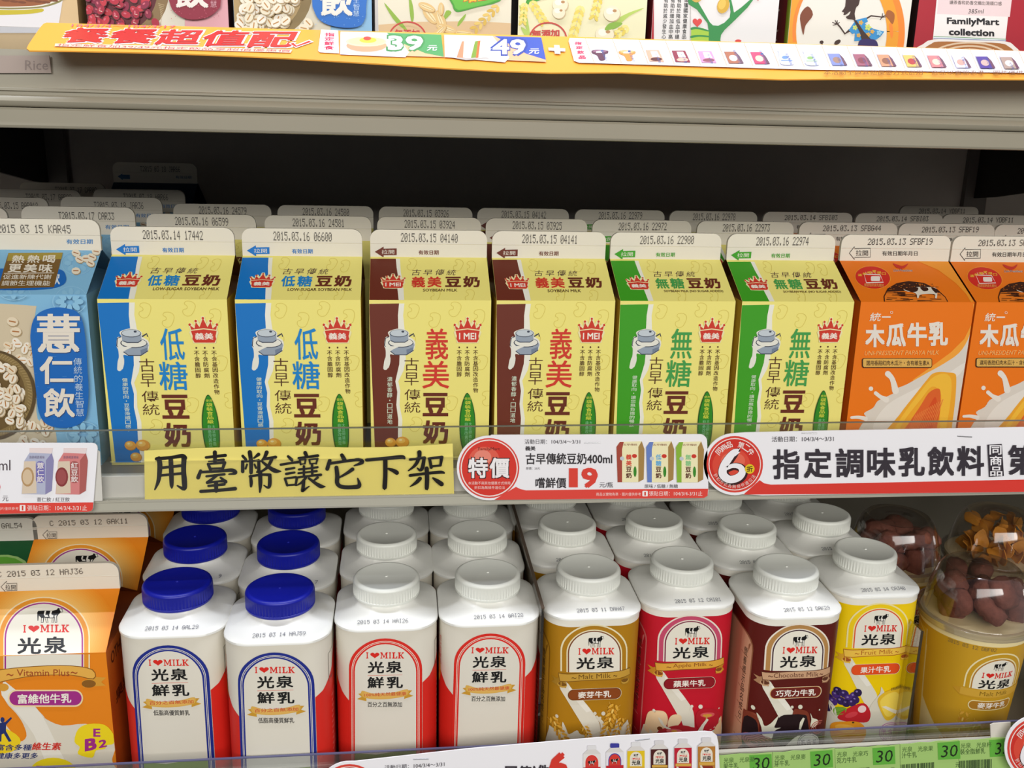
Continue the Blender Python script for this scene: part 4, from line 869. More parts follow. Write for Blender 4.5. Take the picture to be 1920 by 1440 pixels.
# ---------------------------------------------------------------- snack cups with clear lids
CUPW = mat('#ead9a4', .42, .35); CR0 = 2.55; CR1 = 3.2; ZR = 9.3
CUPY = '#c99a22'
def cup(loc, label, base, turn=0):
    t = thing('snack_cup', loc, label, 'cup', 'snack cups with clear lids')
    b = MB(); b.lathe([(CR0-.2, .1), (CR0-.05, 0), (CR0, .1), (CR1, ZR-.3), (CR1+.02, ZR)], base, 120); b.build('body', t, None, 40)
    b = MB(); b.lathe([(CR1+.02, ZR-.35), (CR1+.2, ZR-.3), (CR1+.2, ZR-.05), (CR1+.32, ZR), (CR1+.32, ZR+.14), (CR1+.1, ZR+.2), (CR1-.05, ZR+.16)], clear('#e8e6ea', gloss=.16, rough=.12), 56, False, False); b.build('lid_rim', t, None, 40)
    b = MB(); b.lathe([(CR1-.05, ZR+.16), (CR1-.12, ZR+.5), (CR1-.3, ZR+1.5), (CR1-.6, ZR+2.5), (CR1-.85, ZR+2.95), (CR1-1.02, ZR+3.1), (CR1-1.1, ZR+3.16), (CR1-1.2, ZR+3.08), (CR1-1.35, ZR+3.03), (.9, ZR+3.03), (.8, ZR+3.12), (.1, ZR+3.12)], clear('#efeced', gloss=.045, rough=.09), 56, False, False); b.build('dome_lid', t, None, 50)
    b = MB(); b.lathe([(CR1-.12, ZR-.5), (.1, ZR-.5)], mat('#cfc6b4', .5), 40, False, True); b.build('inner_tray', t)
    return t
CU = (35.15, -3.0, BZ)
def cup_art(t):
    s_ = Cone(CU, CR0, .1, CR1, ZR-.3, turn=math.radians(-55)); a = Art(s_); a.base = .012
    a.group('yellow_wrap'); a.poly([(-4.2, 8.3), (-3.2, 8.6), (8.3, 8.6), (8.3, .3), (5, .3), (1.0, 1.2), (-.4, 2.2), (-1.7, 3.6), (-1.72, 8.3)], CUPY)
    a.poly([(-1.9, .9), (-1.8, 8.3), (-3.4, 8.3), (-3.4, .9)], '#e0b42c'); a.line([(-1.85, 1.2), (-1.7, 7.2), (-2.1, 8.0), (-2.9, 8.35)], .07, '#f0dc90')
    a.group('arch_frame')
    for d, c in ((0, '#efe2b0'), (.09, CUPY), (.34, '#efe2b0'), (.42, '#b07a2a'), (.5, '#ece6d6')): 
        xl, xr = 1.15+d, 5.1-d; a.poly([(xl, 5.6)]+[((xl+xr)/2-(xr-xl)/2*math.cos(math.pi*i/20), 6.2-d*.2+(2.0-d*.8)*math.sin(math.pi*i/20)) for i in range(21)]+[(xr, 5.6)], c)
    a.group('cow_emblem'); a.cow(2.75, 7.55, 3.6, 6.95)
    a.group('love_milk_emblem'); a.ilovemilk(2.1, 6.8, 4.25, 6.42)
    a.group('brand_lettering'); a.text('光', 2.0, 6.3, 3.1, 5.66, INK, .02); a.text('泉', 3.2, 6.3, 4.25, 5.66, INK, .02)
    a.group('ribbon'); a.poly([(.5, 5.4), (1.0, 5.52), (5.4, 5.52), (5.9, 5.4), (5.5, 5.0), (1.0, 5.0)], '#c9962a'); a.poly([(1.0, 5.55), (5.4, 5.55), (5.4, 5.05), (1.0, 5.05)], '#d3a53a'); a.text('Malt Milk', 2.2, 5.45, 4.2, 5.15, '#8a6a1a')
    a.group('name_pill'); a.poly(rr(1.6, 4.1, 4.8, 4.8, .34, 5), '#efe0a8'); a.poly(rr(1.66, 4.16, 4.74, 4.74, .3, 5), '#b07a24'); a.text('麥芽牛乳', 2.2, 4.66, 4.3, 4.24, '#f3ece0', .02)
    a.group('wheat_picture')
    for x0, y0, x1, y1 in ((1.5, 3.7, 1.1, .8), (2.4, 3.2, 1.3, .9), (.3, 1.6, 1.0, .7), (2.6, 2.9, 2.7, .9)): wheat(a, x0, y0, x1, y1, .36)
    a.build(t)
def snack_pieces(c, kind, n, seed, label):
    """cereal heaped in the dome of a cup; every piece is a thing of its own"""
    rnd = random.Random(seed); proto = []
    for i in range(4):
        b = MB(); k = 10; rings = []
        if kind == 'chocolate_cereal_piece':
            M_ = mat('#7a4a3c', .8, .2, noise=.4, nscale=260, bump=1.0)
            for j in range(7):
                v_ = -1+2*j/6; z = .48*v_; w_ = (1-abs(v_)**3)**.5*.62+.1
                rings.append([(1.2*w_*(abs(math.cos(q))**.6*(1 if math.cos(q) >= 0 else -1))*(1.12+.1*rnd.random()), 1.2*w_*(abs(math.sin(q))**.6*(1 if math.sin(q) >= 0 else -1))*(.9+.14*rnd.random()), 1.25*z*(1+.15*math.cos(2*q))) for q in (2*math.pi*x/14 for x in range(14))])
        else:
            M_ = mat('#c8862c', .6, .3, noise=.3, nscale=160, bump=.5)
            ph = rnd.random()*6
            for j in range(2):
                rings.append([])
            top = [(math.cos(q)*.62*(1+.25*math.sin(3*q+ph)), math.sin(q)*.5*(1+.2*math.cos(2*q+ph)), .16*math.sin(2*q+ph)) for q in (2*math.pi*x/14 for x in range(14))]
            rings = [[(x*.5, y*.5, z*.3-.02) for x, y, z in top], [(x, y, z) for x, y, z in top], [(x, y, z+.07) for x, y, z in top], [(x*.5, y*.5, z*.3+.06) for x, y, z in top]]
        b.loft(rings, M_); o = b.build(kind, None, (0, 0, 0), 60); proto.append(o)
    placed = []; out = []
    for i in range(n*40):
        if len(placed) >= n: break
        z = rnd.uniform(.35, 2.1) if kind != 'corn_flake' else rnd.uniform(-.1, 2.5); rm = CR1-.2-.25*z-(.68 if kind != 'corn_flake' else .7)
        q = rnd.uniform(0, 6.283); r = rm*(rnd.random()**.35)
        p = Vector((r*math.cos(q), r*math.sin(q), ZR+z)); md = 1.18 if kind != 'corn_flake' else .62
        if any((p-o_).length < md for o_ in placed): continue
        placed.append(p)
        o = proto[i % 4].copy(); COL.objects.link(o)
        o.location = ((c[0]+p.x)*S, (c[1]+p.y)*S, (c[2]+p.z+ZO)*S); o.rotation_euler = (rnd.uniform(0, 6), rnd.uniform(0, 6), rnd.uniform(0, 6))
        tag(o, label, 'cereal', label)
    for o in proto: bpy.data.objects.remove(o)
t = cup(CU, 'malt milk cup with clear dome lid of brown chocolate cereal, in front', CUPW); cup_art(t)
c = Art(Cone(CU, CR0, .1, CR1, ZR-.3)); c.base = .03; c.group('date_stamp'); c.dots('2015 03 12 DBF02', -3.2, 8.55, -.4, 8.3, '#7a6a48'); c.build(t)
snack_pieces(CU, 'chocolate_cereal_piece', 22, 4, 'brown chocolate cereal piece inside the lid of the front malt cup')
for l, lab, kd, n, sd_, pl in (((33.7, 4.9, BZ+.0), 'shaded malt cup with chocolate cereal lid, behind the yellow bottle', 'chocolate_cereal_piece', 16, 9, 'brown chocolate cereal piece inside the shaded cup behind'), ((41.3, 5.0, BZ), 'snack cup with clear lid full of golden corn flakes, behind', 'corn_flake', 44, 6, 'golden corn flake inside the clear lid of the cup behind')):
    q = dup(t, l, lab, skip=('date_stamp',)); snack_pieces(l, kd, n, sd_, pl)
l = (43.95, -3.4, BZ); t = cup(l, 'white cup with red bands, cut off by the frame at the shelf end', mat('#e6dfd2', .42))
c = Art(Cone(l, CR0, .1, CR1, ZR-.3)); c.group('red_band'); c.rect(-8, 0.2, 8, 2.6, RED); c.rect(-8, 2.9, 8, 3.1, RED); c.rect(-8, 3.4, 8, 3.5, '#8a3a34'); c.rect(-8, 7.4, 8, 8.2, '#3c3c3a'); c.build(t)
# ---------------------------------------------------------------- drink cartons on the upper shelf (their feet and lower halves show)
def upper(name, xl, xr, front, side, label, y0=-2.0):
    W = xr-xl; loc = (xl+W/2, y0+3.5, 11.7)
    t, seal = carton(name, loc, W, 7.0, 11.0, 2.0, 1.6, mat(front, .45, .35), mat(side, .45), mat(front, .45, .35), mat(side, .5), label, 'carton', 'drink cartons on the upper shelf')
    return t, faces(loc, W, 7.0, 11.0, 2.0)[0], loc
C3 = (0, 0, 3)
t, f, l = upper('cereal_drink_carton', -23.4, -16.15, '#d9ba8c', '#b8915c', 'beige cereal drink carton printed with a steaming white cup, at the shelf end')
a = Art(f, (0, 0, 5.333)); a.group('cup_picture')
a.poly([(-300, -200), (660, -200), (575, 330), (-300, 330)], '#e4e0e2'); a.spline([(-300, 60), (0, 92), (250, 90), (430, 75), (560, 40), (630, 0), (640, -80), (-300, -200)], '#8d8450', 3)
a.spline([(-300, 55), (0, 76), (250, 74), (420, 60), (550, 22), (620, -20), (620, -120), (-300, -200)], '#e9e2cf', 3); a.spline([(-300, 40), (0, 66), (250, 62), (400, 50), (530, 12), (590, -40), (600, -120), (-300, -200)], '#9a5a34', 3)
a.spline([(-100, 85), (0, 98), (250, 98), (420, 86), (420, 120), (250, 142), (0, 150), (-100, 145)], '#c8b62c', 3)
for i in range(7): a.ell(60+80*i, 5+9*(i % 3), 45, 12, '#7a4226', .1)
a.build(t)
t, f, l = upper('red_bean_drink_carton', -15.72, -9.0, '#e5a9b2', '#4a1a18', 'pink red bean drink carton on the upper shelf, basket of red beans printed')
a = Art(f, C3); a.group('basket_picture'); rnd = random.Random(2)
a.rect(490, -400, 1040, 260, '#e0d9c8'); a.ell(620, -40, 330, 290, '#8a6f48', n=36); a.ell(610, -45, 275, 250, '#5c1420', n=36)
for i in range(12): a.line([(890+3*i-0.5*i*i*.3, 20+10*i), (925-2*i, 30+10*i)], 3, '#c2ac82')
for i in range(95):
    x = rnd.uniform(490, 850); y = rnd.uniform(-170, 170)
    if (x-610)**2/265**2+(y+45)**2/240**2 > 1: continue
    an = rnd.uniform(0, 3); a.ell(x+2, y+4, 29, 21, '#4c0c18', an, 10); a.ell(x, y, 28, 19, ('#a81c38', '#b8243c', '#c43040', '#8e1c40')[i % 4], an, 11); a.ell(x-6, y-6, 9, 5, '#d4687a', an, 8)
    if i % 4 == 0: a.line([(x-10, y+4), (x+8, y+9)], 3.5, '#e8c8b8')
a.ell(880, 130, 28, 20, '#a81c38', 1)
a.group('product_name'); a.spline([(955, -300), (950, -60), (960, 20), (985, 70), (1040, 105), (1110, 112), (1180, 95), (1230, 55), (1246, 0), (1245, -300)], '#8e1a36', 3); 
for i in range(26): a.ell(rnd.uniform(965, 1235), rnd.uniform(20, 112), 3, 2, '#c4586c', n=6)
a.text('飲', 988, -85, 1178, 47, '#ece4dc', .03); a.vtext('養生智慧', 1188, -110, 1224, 46, '#d8a0aa')
a.build(t)
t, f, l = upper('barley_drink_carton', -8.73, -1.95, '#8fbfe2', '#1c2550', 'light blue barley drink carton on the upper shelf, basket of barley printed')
a = Art(f, C3); a.group('basket_picture')
a.rect(1300, -400, 1860, 300, '#ddd5c0'); a.ell(1450, -30, 305, 265, '#8a7448', n=36); a.ell(1440, -35, 260, 235, '#b89c6a', n=36)
bean_heap(a, [(x, y, rnd.uniform(0, 3)) for x, y in ((rnd.uniform(1330, 1690), rnd.uniform(-170, 180)) for _ in range(110)) if (x-1440)**2/250**2+(y+35)**2/225**2 < 1], 30, ['#efe6d0', '#eadfc4', '#f2eadb'], '#c08a4c')
bean_heap(a, [(1735, 130, .8), (1710, 160, .2)], 30, ['#ece0c6'], '#c08a4c')
a.group('product_name'); a.spline([(1760, -300), (1757, 0), (1768, 60), (1795, 110), (1850, 142), (1940, 158), (2020, 150), (2052, 110), (2060, 40), (2060, -300)], '#1c6cc4', 3)
for i in range(26): a.ell(rnd.uniform(1775, 2050), rnd.uniform(60, 150), 3, 2, '#7fb2e4', n=6)
a.text('飲', 1800, -40, 1985, 92, '#ece6dc', .03); a.vtext('養生智慧', 1988, -50, 2022, 96, '#bcd6ee')
a.build(t)
def grains(a, x0, y0, x1, y1, n, wd, cols=('#e6c46a', '#d9b24c')):
    for i in range(n):
        q = i/(n-1); x = x0+(x1-x0)*q; y = y0+(y1-y0)*q; an = math.atan2(y1-y0, x1-x0)
        for s in (-1, 1): a.ell(x-s*math.sin(an)*wd*.5, y+s*math.cos(an)*wd*.5, wd*.75, wd*.36, cols[i % 2], an+.6*s, 9)
C4 = (640, 0, 3)
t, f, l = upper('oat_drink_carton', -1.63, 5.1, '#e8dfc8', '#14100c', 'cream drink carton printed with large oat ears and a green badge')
a = Art(f, C4); a.group('oat_picture')
a.spline([(200, 140), (950, 130), (950, 260), (200, 260)], '#dbb98c', 3)
for p in ([(240, 15), (300, 80), (370, 165), (345, 160), (290, 105)], [(380, -30), (402, 30), (408, 100), (396, 125), (385, 70)], [(590, 60), (620, 70), (585, 110), (570, 118)], [(700, 78), (690, 110), (655, 150), (660, 120)]): a.spline(p, '#8fb23c', 3)
for cx, cy, rx, ry, an in ((500, 85, 58, 30, .9), (560, 120, 66, 26, 1.2), (590, 160, 60, 22, .3), (545, 185, 60, 20, 2.4), (480, 40, 50, 22, .4), (560, 50, 36, 16, 1.6), (690, 185, 50, 16, .1)):
    a.ell(cx+3, cy+4, rx, ry, '#b88a4a', an); a.ell(cx, cy, rx, ry, '#e2be80', an); a.ell(cx, cy, rx*.85, ry*.4, '#f0dcae', an); a.line([(cx-rx*.8*math.cos(an), cy-rx*.8*math.sin(an)), (cx+rx*.8*math.cos(an), cy+rx*.8*math.sin(an))], 2.5, '#b8853c')
grains(a, 870, 45, 750, 165, 6, 26)
a.group('green_badge'); a.spline([(612, -60), (625, 30), (640, 62), (670, 66), (760, 42), (890, 8), (905, -60)], '#3f9a2a', 3); a.spline([(622, -60), (634, 26), (650, 52), (690, 52), (880, 0), (896, -60)], '#62b83c', 3); a.text('增量', 684, -58, 850, 24, '#c8321e', .06, dy=-26); a.text('增量', 688, -54, 846, 20, '#f2c62a', .03, dy=-26)
a.group('round_stamp'); a.ring(372, 215, 104, 92, 8, '#c83a34'); a.text('無添加', 300, 165, 440, 215, '#c83a34', .02)
a.build(t)
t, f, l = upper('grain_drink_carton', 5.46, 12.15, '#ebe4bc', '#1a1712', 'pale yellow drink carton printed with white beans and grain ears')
a = Art(f, C4); a.group('grain_picture')
for p in ([(1000, 30), (1040, 80), (1060, 190), (1035, 150)], [(1530, 120), (1620, 70), (1705, 45), (1620, 90), (1545, 150)], [(1010, 150), (1080, 200), (1040, 210)]): a.spline(p, '#b4cc60', 3)
a.spline([(1040, 25), (1062, -30), (1130, -40), (1190, -20), (1120, 0)], '#3f9a2a', 3)
grains(a, 1075, 20, 1140, 125, 6, 26, ('#eedc7c', '#e6cf60')); grains(a, 1345, 50, 1300, 210, 8, 28, ('#efe08a', '#e6cf60')); grains(a, 1450, -20, 1420, 100, 6, 26, ('#efe08a', '#e2ca58')); grains(a, 1600, 160, 1520, 215, 5, 26, ('#efe08a', '#e2ca58')); grains(a, 1030, 30, 1020, 130, 6, 22, ('#efe08a', '#e6cf60'))
for cx, cy, r in ((1230, 25, 44), (1222, 70, 36), (1520, 75, 46), (1480, 195, 52)):
    a.ell(cx+4, cy+5, r, r*.95, '#c8b088'); a.ell(cx, cy, r, r*.95, '#eee2c4'); a.ell(cx-r*.2, cy-r*.25, r*.5, r*.4, '#f7f0de'); a.ell(cx+r*.35, cy-r*.3, r*.25, r*.18, '#b88a5a')
a.spline([(1480, 170), (1510, 130), (1580, 130), (1540, 160)], '#86b03c')
a.group('round_stamp'); a.ring(1162, 222, 104, 94, 8, '#c83a34'); a.text('無添加', 1072, 170, 1226, 212, '#c83a34', .03, dy=-6)
a.build(t)
C5 = (1180, 0, 5.053)
t, f, l = upper('soy_health_carton', 12.47, 19.2, '#e6e2e0', '#8e1020', 'white drink carton printed with a green tree and columns of health claims')
a = Art(f, C5); a.group('side_stripe'); a.rect(120, -400, 182, 640, '#3c0a10'); a.rect(182, -400, 232, 640, '#b01c2c')
a.group('health_lettering')
for x, st in ((330, '有助於減少發生心'), (394, '有助於增加血中高'), (456, '有助於降低血中總'), (522, '榮獲國家健康食品')): a.vtext(st, x-2, -20 if x < 500 else -24, x+38, 372, '#3c3a3a', .01, dx=-22)
a.rect(574, -400, 582, 640, '#bcb6b2')
a.group('tree_picture'); G = '#2c8a44'
a.poly([(585, 262), (640, 258), (700, 268), (752, 290), (752, 640), (580, 640)], '#a4c83c'); a.spline([(585, 262), (640, 256), (752, 288), (752, 300), (640, 276), (585, 284)], G); a.spline([(583, 340), (660, 332), (752, 340), (752, 354), (660, 348), (583, 360)], G)
a.poly([(600, -120), (640, -30), (650, 20), (700, 105), (760, 210), (790, 240), (840, 245), (900, 215), (950, 165), (958, 110), (950, 40), (930, -60), (950, -60), (978, 60), (990, 120), (1060, 70), (1140, 0), (1180, -60), (1215, -60), (1120, 70), (1000, 190), (900, 285), (868, 330), (860, 380), (900, 500), (900, 640), (745, 640), (752, 300), (740, 220), (640, 90), (560, 40), (540, -120)], G)
a.ell(892, 60, 58, 76, '#bdb6b4', .35); a.ell(888, 52, 56, 78, '#d3a634', .35); a.ell(878, 40, 34, 52, '#e2bd52', .35); a.heart(598, 176, 688, 262, '#d8403c'); a.heart(1200, -30, 1235, 10, '#d8403c'); a.ell(640, -50, 60, 74, '#c9a64a', .2); a.ell(1030, 388, 30, 14, '#d8403c')
a.build(t)
t, f, l = upper('tea_drink_carton', 19.86, 26.5, '#e8e2d6', '#8fae2a', 'white drink carton printed with a dancing figure inside an orange ring')
C6 = (1540, 0, 5.053)
s_ = Art(Plane((19.86, 1.5, 22.7), (0, -1, 0), (0, 0, 1), l)); s_.group('side_panel'); s_.rect(.3, -11, 3.0, 0, '#7a1418'); s_.vtext('紅茶', .9, -6.4, 2.0, -9.4, '#e8d8c8'); s_.build(t)
a = Art(f, C6); a.group('orange_ring')
a.ring(190, 300, 505, 640, 150, '#e89a22', 0, 360, 48); a.ring(200, 300, 560, 700, 60, '#f08428', -70, 15, 24); a.ring(190, 300, 450, 560, 30, '#f0842a', 170, 250, 24)
a.spline([(610, 150), (620, 105), (650, 98), (690, 130), (690, 190), (670, 230), (640, 190)], '#a05a24'); a.spline([(640, 235), (670, 230), (680, 320), (660, 360)], '#f0842a')
a.spline([(-170, 330), (-150, 240), (-80, 140), (-130, 60), (-200, 140), (-190, 260)], '#7a3c20', 3)
a.group('dancer_picture'); K = '#3a2018'
a.spline([(245, -60), (360, -60), (355, 40), (330, 70), (315, 130), (322, 190), (290, 185), (250, 180), (232, 160), (262, 140), (275, 105), (235, 138), (208, 140), (215, 118), (194, 108), (225, 60)], K, 3)
a.line([(270, 285, 26), (222, 320, 16), (180, 260, 14), (150, 225, 14)], 0, K)
for x, y in ((108, 240), (102, 212), (128, 190), (150, 192), (172, 212)): a.line([(148, 228, 10), (x, y, 6)], 0, K)
a.line([(420, 180, 16), (470, 150, 14), (560, 160, 10), (580, 165, 10)], 0, K)
for x, y in ((612, 140), (614, 160), (580, 125), (555, 190)): a.line([(574, 162, 10), (x, y, 5)], 0, K)
a.poly([(325, 190), (425, 165), (440, 205), (410, 220), (430, 245), (500, 275), (595, 300), (560, 345), (520, 375), (400, 385), (310, 390), (318, 315), (292, 322), (258, 285), (300, 225)], '#2f8cc8')
for x, y, r, c in ((372, 215, 22, '#dca640'), (318, 262, 24, '#c8d468'), (440, 260, 30, '#c8d468'), (480, 300, 20, '#dca640'), (350, 335, 20, '#dca640'), (545, 312, 26, '#8fc4e0'), (440, 330, 22, '#dca640')):
    for i in range(5): a.ell(x+r*.6*math.cos(i*1.257), y+r*.6*math.sin(i*1.257), r*.5, r*.38, c, i*1.257, 8)
a.poly([(305, 190), (330, 195), (400, 300), (465, 370), (450, 395), (380, 380), (365, 310)], K); a.spline([(345, 425), (375, 375), (450, 370), (515, 385), (540, 460), (560, 640), (300, 640)], '#2c1c5c', 3)
a.ell(150, 400, 34, 20, K, -.6); a.ell(0, 400, 18, 16, K); a.line([(0, 410, 8), (20, 440, 8), (120, 430, 10)], 0, K)
a.build(t)
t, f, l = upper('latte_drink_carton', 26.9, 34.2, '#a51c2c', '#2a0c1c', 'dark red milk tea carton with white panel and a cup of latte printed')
a = Art(f, C6); a.group('white_panel'); a.poly([(1128, -400), (1830, -400), (1742, 392), (1056, 372)], '#ece6e2'); a.poly([(1113, -80), (1812, -80), (1784, 160), (1094, 132)], '#e6cfcf')
a.line([(1062, 345), (1750, 372)], 5, '#2c8a3c'); a.line([(1060, 362), (1748, 388)], 5, '#2c5a9a'); a.line([(1061, 353), (1749, 380)], 5, '#d8e8f0')
a.group('panel_lettering'); a.text('讓茶香和奶香交織出滑順口感', 1214, 2, 1708, 40, '#4a4442', .004, dy=14); a.text('385ml', 1390, 86, 1532, 128, '#4a4442', 0, sh=.15)
a.text('FamilyMart', 1188, 165, 1684, 246, '#17131a', .03, dy=12); a.text('collection', 1206, 268, 1636, 334, '#17131a', .035, dy=12)
a.group('latte_picture'); a.spline([(880, 480), (960, 420), (1060, 375), (1400, 380), (1740, 392), (1830, 440), (1900, 520), (1900, 640), (880, 640)], '#e9e1da', 3); a.spline([(960, 480), (1040, 415), (1110, 394), (1400, 398), (1690, 410), (1770, 440), (1830, 500), (1850, 640), (940, 640)], '#a86a34', 3)
for i in range(4): a.ring(1400, 560, 150+75*i, 60+32*i, 16, '#dcc0a0', 180, 340, 20)
a.build(t)
# ---------------------------------------------------------------- signs
def board(name, surf, outline, crop, label, cat, colr, th=.06, group=None, rough=.4, back=None):
    """a card cut to an outline given on its own plane; its thing sits at the card's plane origin"""
    t = thing(name, tuple(surf.r), label, cat, group); A = Art(surf, crop); q = [A.P(*p) for p in outline]
    b = MB(); b.prism([surf.at(x, y, 0) for x, y in q], surf.n, th, mat(colr, rough, .35)); b.build('card', t)
    return t
def sign_plane(o, ex=(1, 0, 0), ey=(0, 0, 1)): return Plane(o, ex, ey, o)
# upper promotional strip, tipped forward over the shelf edge
sp = sign_plane((0, -4.0, 13.97), (1, 0, 0), (0, 4.0, 1.67))
bot = [(165, 284), (400, 286), (700, 292), (1000, 300), (1300, 312), (1600, 326), (1900, 344), (2200, 362), (2500, 382), (2800, 398), (3100, 408), (3300, 407), (3500, 406), (3800, 420), (4100, 436), (4400, 446), (4700, 443), (5000, 442), (5400, 444), (5800, 446), (6300, 452)]
top = [(6300, 300), (5760, 287), (5000, 262), (3840, 226), (3200, 206), (2500, 186), (1920, 172), (1200, 152), (700, 140), (262, 127), (245, 133), (225, 155), (160, 250), (150, 272)]
ut = board('promotion_strip', sp, bot+top, C3, 'long orange promotional strip tipped forward along the upper shelf edge', 'sign', '#eda640')
a = Art(sp, C3); Wh = '#ebe6ea'
a.group('headline')
for i, (c, x0, x1, y0, y1) in enumerate((('餐', 335, 590, 160, 243), ('餐', 600, 860, 164, 248), ('超', 865, 1110, 170, 255), ('值', 1120, 1370, 176, 263), ('配', 1380, 1640, 182, 270))):
    a.text(c, x0-10, y0-5, x1+10, y1+5, Wh, .06, sh=.55); 
for i, (c, x0, x1, y0, y1) in enumerate((('餐', 335, 590, 160, 243), ('餐', 600, 860, 164, 248), ('超', 865, 1110, 170, 255), ('值', 1120, 1370, 176, 263), ('配', 1380, 1640, 182, 270))):
    a.text(c, x0, y0, x1, y1, '#c4302c', .03, sh=.55)
a.poly([(1625, 250), (1650, 240), (1668, 256), (1740, 228), (1765, 240), (1665, 275)], Wh); a.poly([(1632, 252), (1650, 245), (1668, 262), (1738, 234), (1752, 241), (1665, 270)], '#d93a2c')
a.text('104/3/4～104/3/17', 402, 140, 985, 154, '#d8607c', .0, dy=8, sh=.4)
a.poly([(312, 250), (900, 262), (1645, 284), (1636, 302), (900, 282), (308, 266)], '#f4c9b4'); a.text('指定鮮食加39/49元指定飲品享超值優惠價', 322, 251, 1630, 265, '#b83448', .0, dy=34, sh=.4)
a.group('fresh_food_panel'); a.poly([(1806, 172), (1902, 176), (1908, 306), (1800, 300), (1790, 290)], '#f3ecee'); a.vtext('指定鮮食', 1826, 188, 1882, 286, '#c8304c', .03, dx=-3)
a.crop = C4; a.poly([(-4, 180), (560, 199), (578, 328), (-8, 310)], '#f0b48a'); a.poly([(-4, 186), (300, 190), (380, 300), (360, 328), (-6, 312)], '#e9e2ee')
a.poly([(255, 190), (562, 200), (576, 326), (470, 305), (300, 230)], '#4a9a5c'); a.ell(145, 268, 122, 34, '#d8c8c0'); a.ell(142, 262, 114, 36, '#cfa07a'); a.ell(140, 240, 116, 28, '#ecd9a8'); a.ell(142, 238, 104, 22, '#f0dc9a'); a.ell(150, 232, 48, 16, '#e8c240'); a.ell(146, 222, 22, 11, '#d8503c')
a.text('39', 252, 199, 470, 297, '#3c8a4c', .05); a.text('39', 262, 207, 460, 289, Wh, .022); a.text('元', 480, 262, 536, 292, Wh, .02, sh=.2)
a.poly([(576, 200), (1120, 216), (1152, 356), (580, 330)], '#efb088'); a.poly([(580, 205), (850, 210), (945, 330), (920, 358), (584, 328)], '#e9e2ee'); a.poly([(860, 210), (1124, 218), (1150, 344), (1040, 310), (900, 230)], '#3450b4')
a.poly([(625, 332), (650, 330), (820, 330), (832, 338), (700, 346)], '#b9b0ac'); a.poly([(678, 240), (715, 236), (722, 248), (692, 334), (648, 330)], '#c98a6a'); a.poly([(690, 238), (722, 236), (700, 330), (684, 332)], '#e8dccc'); a.poly([(718, 240), (750, 238), (735, 334), (692, 334)], '#ece0d4')
a.poly([(752, 240), (778, 236), (770, 330), (728, 334)], '#7a9a3c'); a.poly([(768, 240), (784, 236), (778, 330), (756, 334)], '#d86a3c'); a.poly([(782, 238), (800, 242), (820, 328), (770, 336)], '#efe2d4')
a.text('49', 838, 220, 1048, 324, '#2c44a0', .05); a.text('49', 850, 229, 1036, 315, Wh, .022); a.text('元', 1052, 282, 1110, 312, Wh, .02, sh=.2)
a.poly([(1196, 262), (1226, 263), (1228, 279), (1258, 281), (1258, 298), (1230, 297), (1232, 313), (1200, 311), (1198, 295), (1166, 293), (1164, 276), (1196, 278)], Wh)
a.group('drink_cells'); a.crop = None
PX = lambda x, y: sp.pt(x, y)
def yt(x): return 74.5+(x-1065)*.0285
def yb(x): return 121+(x-1080)*.0215-(6 if x > 1500 else 0)*0
a.poly([PX(1068, 74), PX(1500, 86), PX(1960, 100), PX(1975, 140.5), PX(1500, 133), PX(1085, 120.5), PX(1076, 117), PX(1066, 80)], '#e9e6ee')
a.crop = (1060, 60, 6.857); a.vtext('指', 115, 142, 210, 188, '#d83c64', .04); a.vtext('定', 132, 200, 222, 246, '#d83c64', .04); a.vtext('飲', 148, 258, 240, 306, '#d83c64', .04); a.vtext('品', 166, 320, 262, 372, '#d83c64', .04)
a.crop = (0, 0, 1)
xs = [1097, 1148, 1198, 1247, 1296, 1345, 1394, 1443, 1490, 1539, 1586, 1631, 1679, 1725, 1771, 1816, 1861, 1907]
kinds = [('cup', '#5a2c4c', '#8a5a7a'), ('cup', '#dc8c44', '#e8b078'), ('box', '#d8a58c', '#5a2a2c'), ('box', '#8a2c44', '#d8b09c'), ('box', '#d890b8', '#8a4a5c'), ('pack', '#a8654c', '#f0e8e4'), ('pack', '#c8446c', '#c8d0b0'), ('jar', '#c8cce4', '#6a90cc'), ('jar', '#ccd0e6', '#8ab06a'), ('pack', '#7c88c0', '#9a7a6c'), ('pack', '#98586c', '#7a3c4c'), ('pack', '#c89070', '#8a5c4a'), ('pack', '#dcb868', '#b04a4a'), ('pack', '#d47c7c', '#e8c8b0'), ('pack', '#d4d0e8', '#c89c90'), ('pack', '#4c3c90', '#c8a8a0'), ('pack', '#a89488', '#d8d0c8')]
nm = ['一杯葡萄汁', '一杯柳橙汁', '咖啡拿鐵', '紅茶拿鐵', '草莓拿鐵', '輕鬆咖啡牛奶', '統一陽光豆漿', '原味優酪乳', '低脂優酪乳', '大薏仁飲', '大紅豆飲', '大燕麥飲', '大胚芽牛奶', '大紅豆牛奶', '大薏仁牛奶', '大芝麻牛奶', '大豆漿']
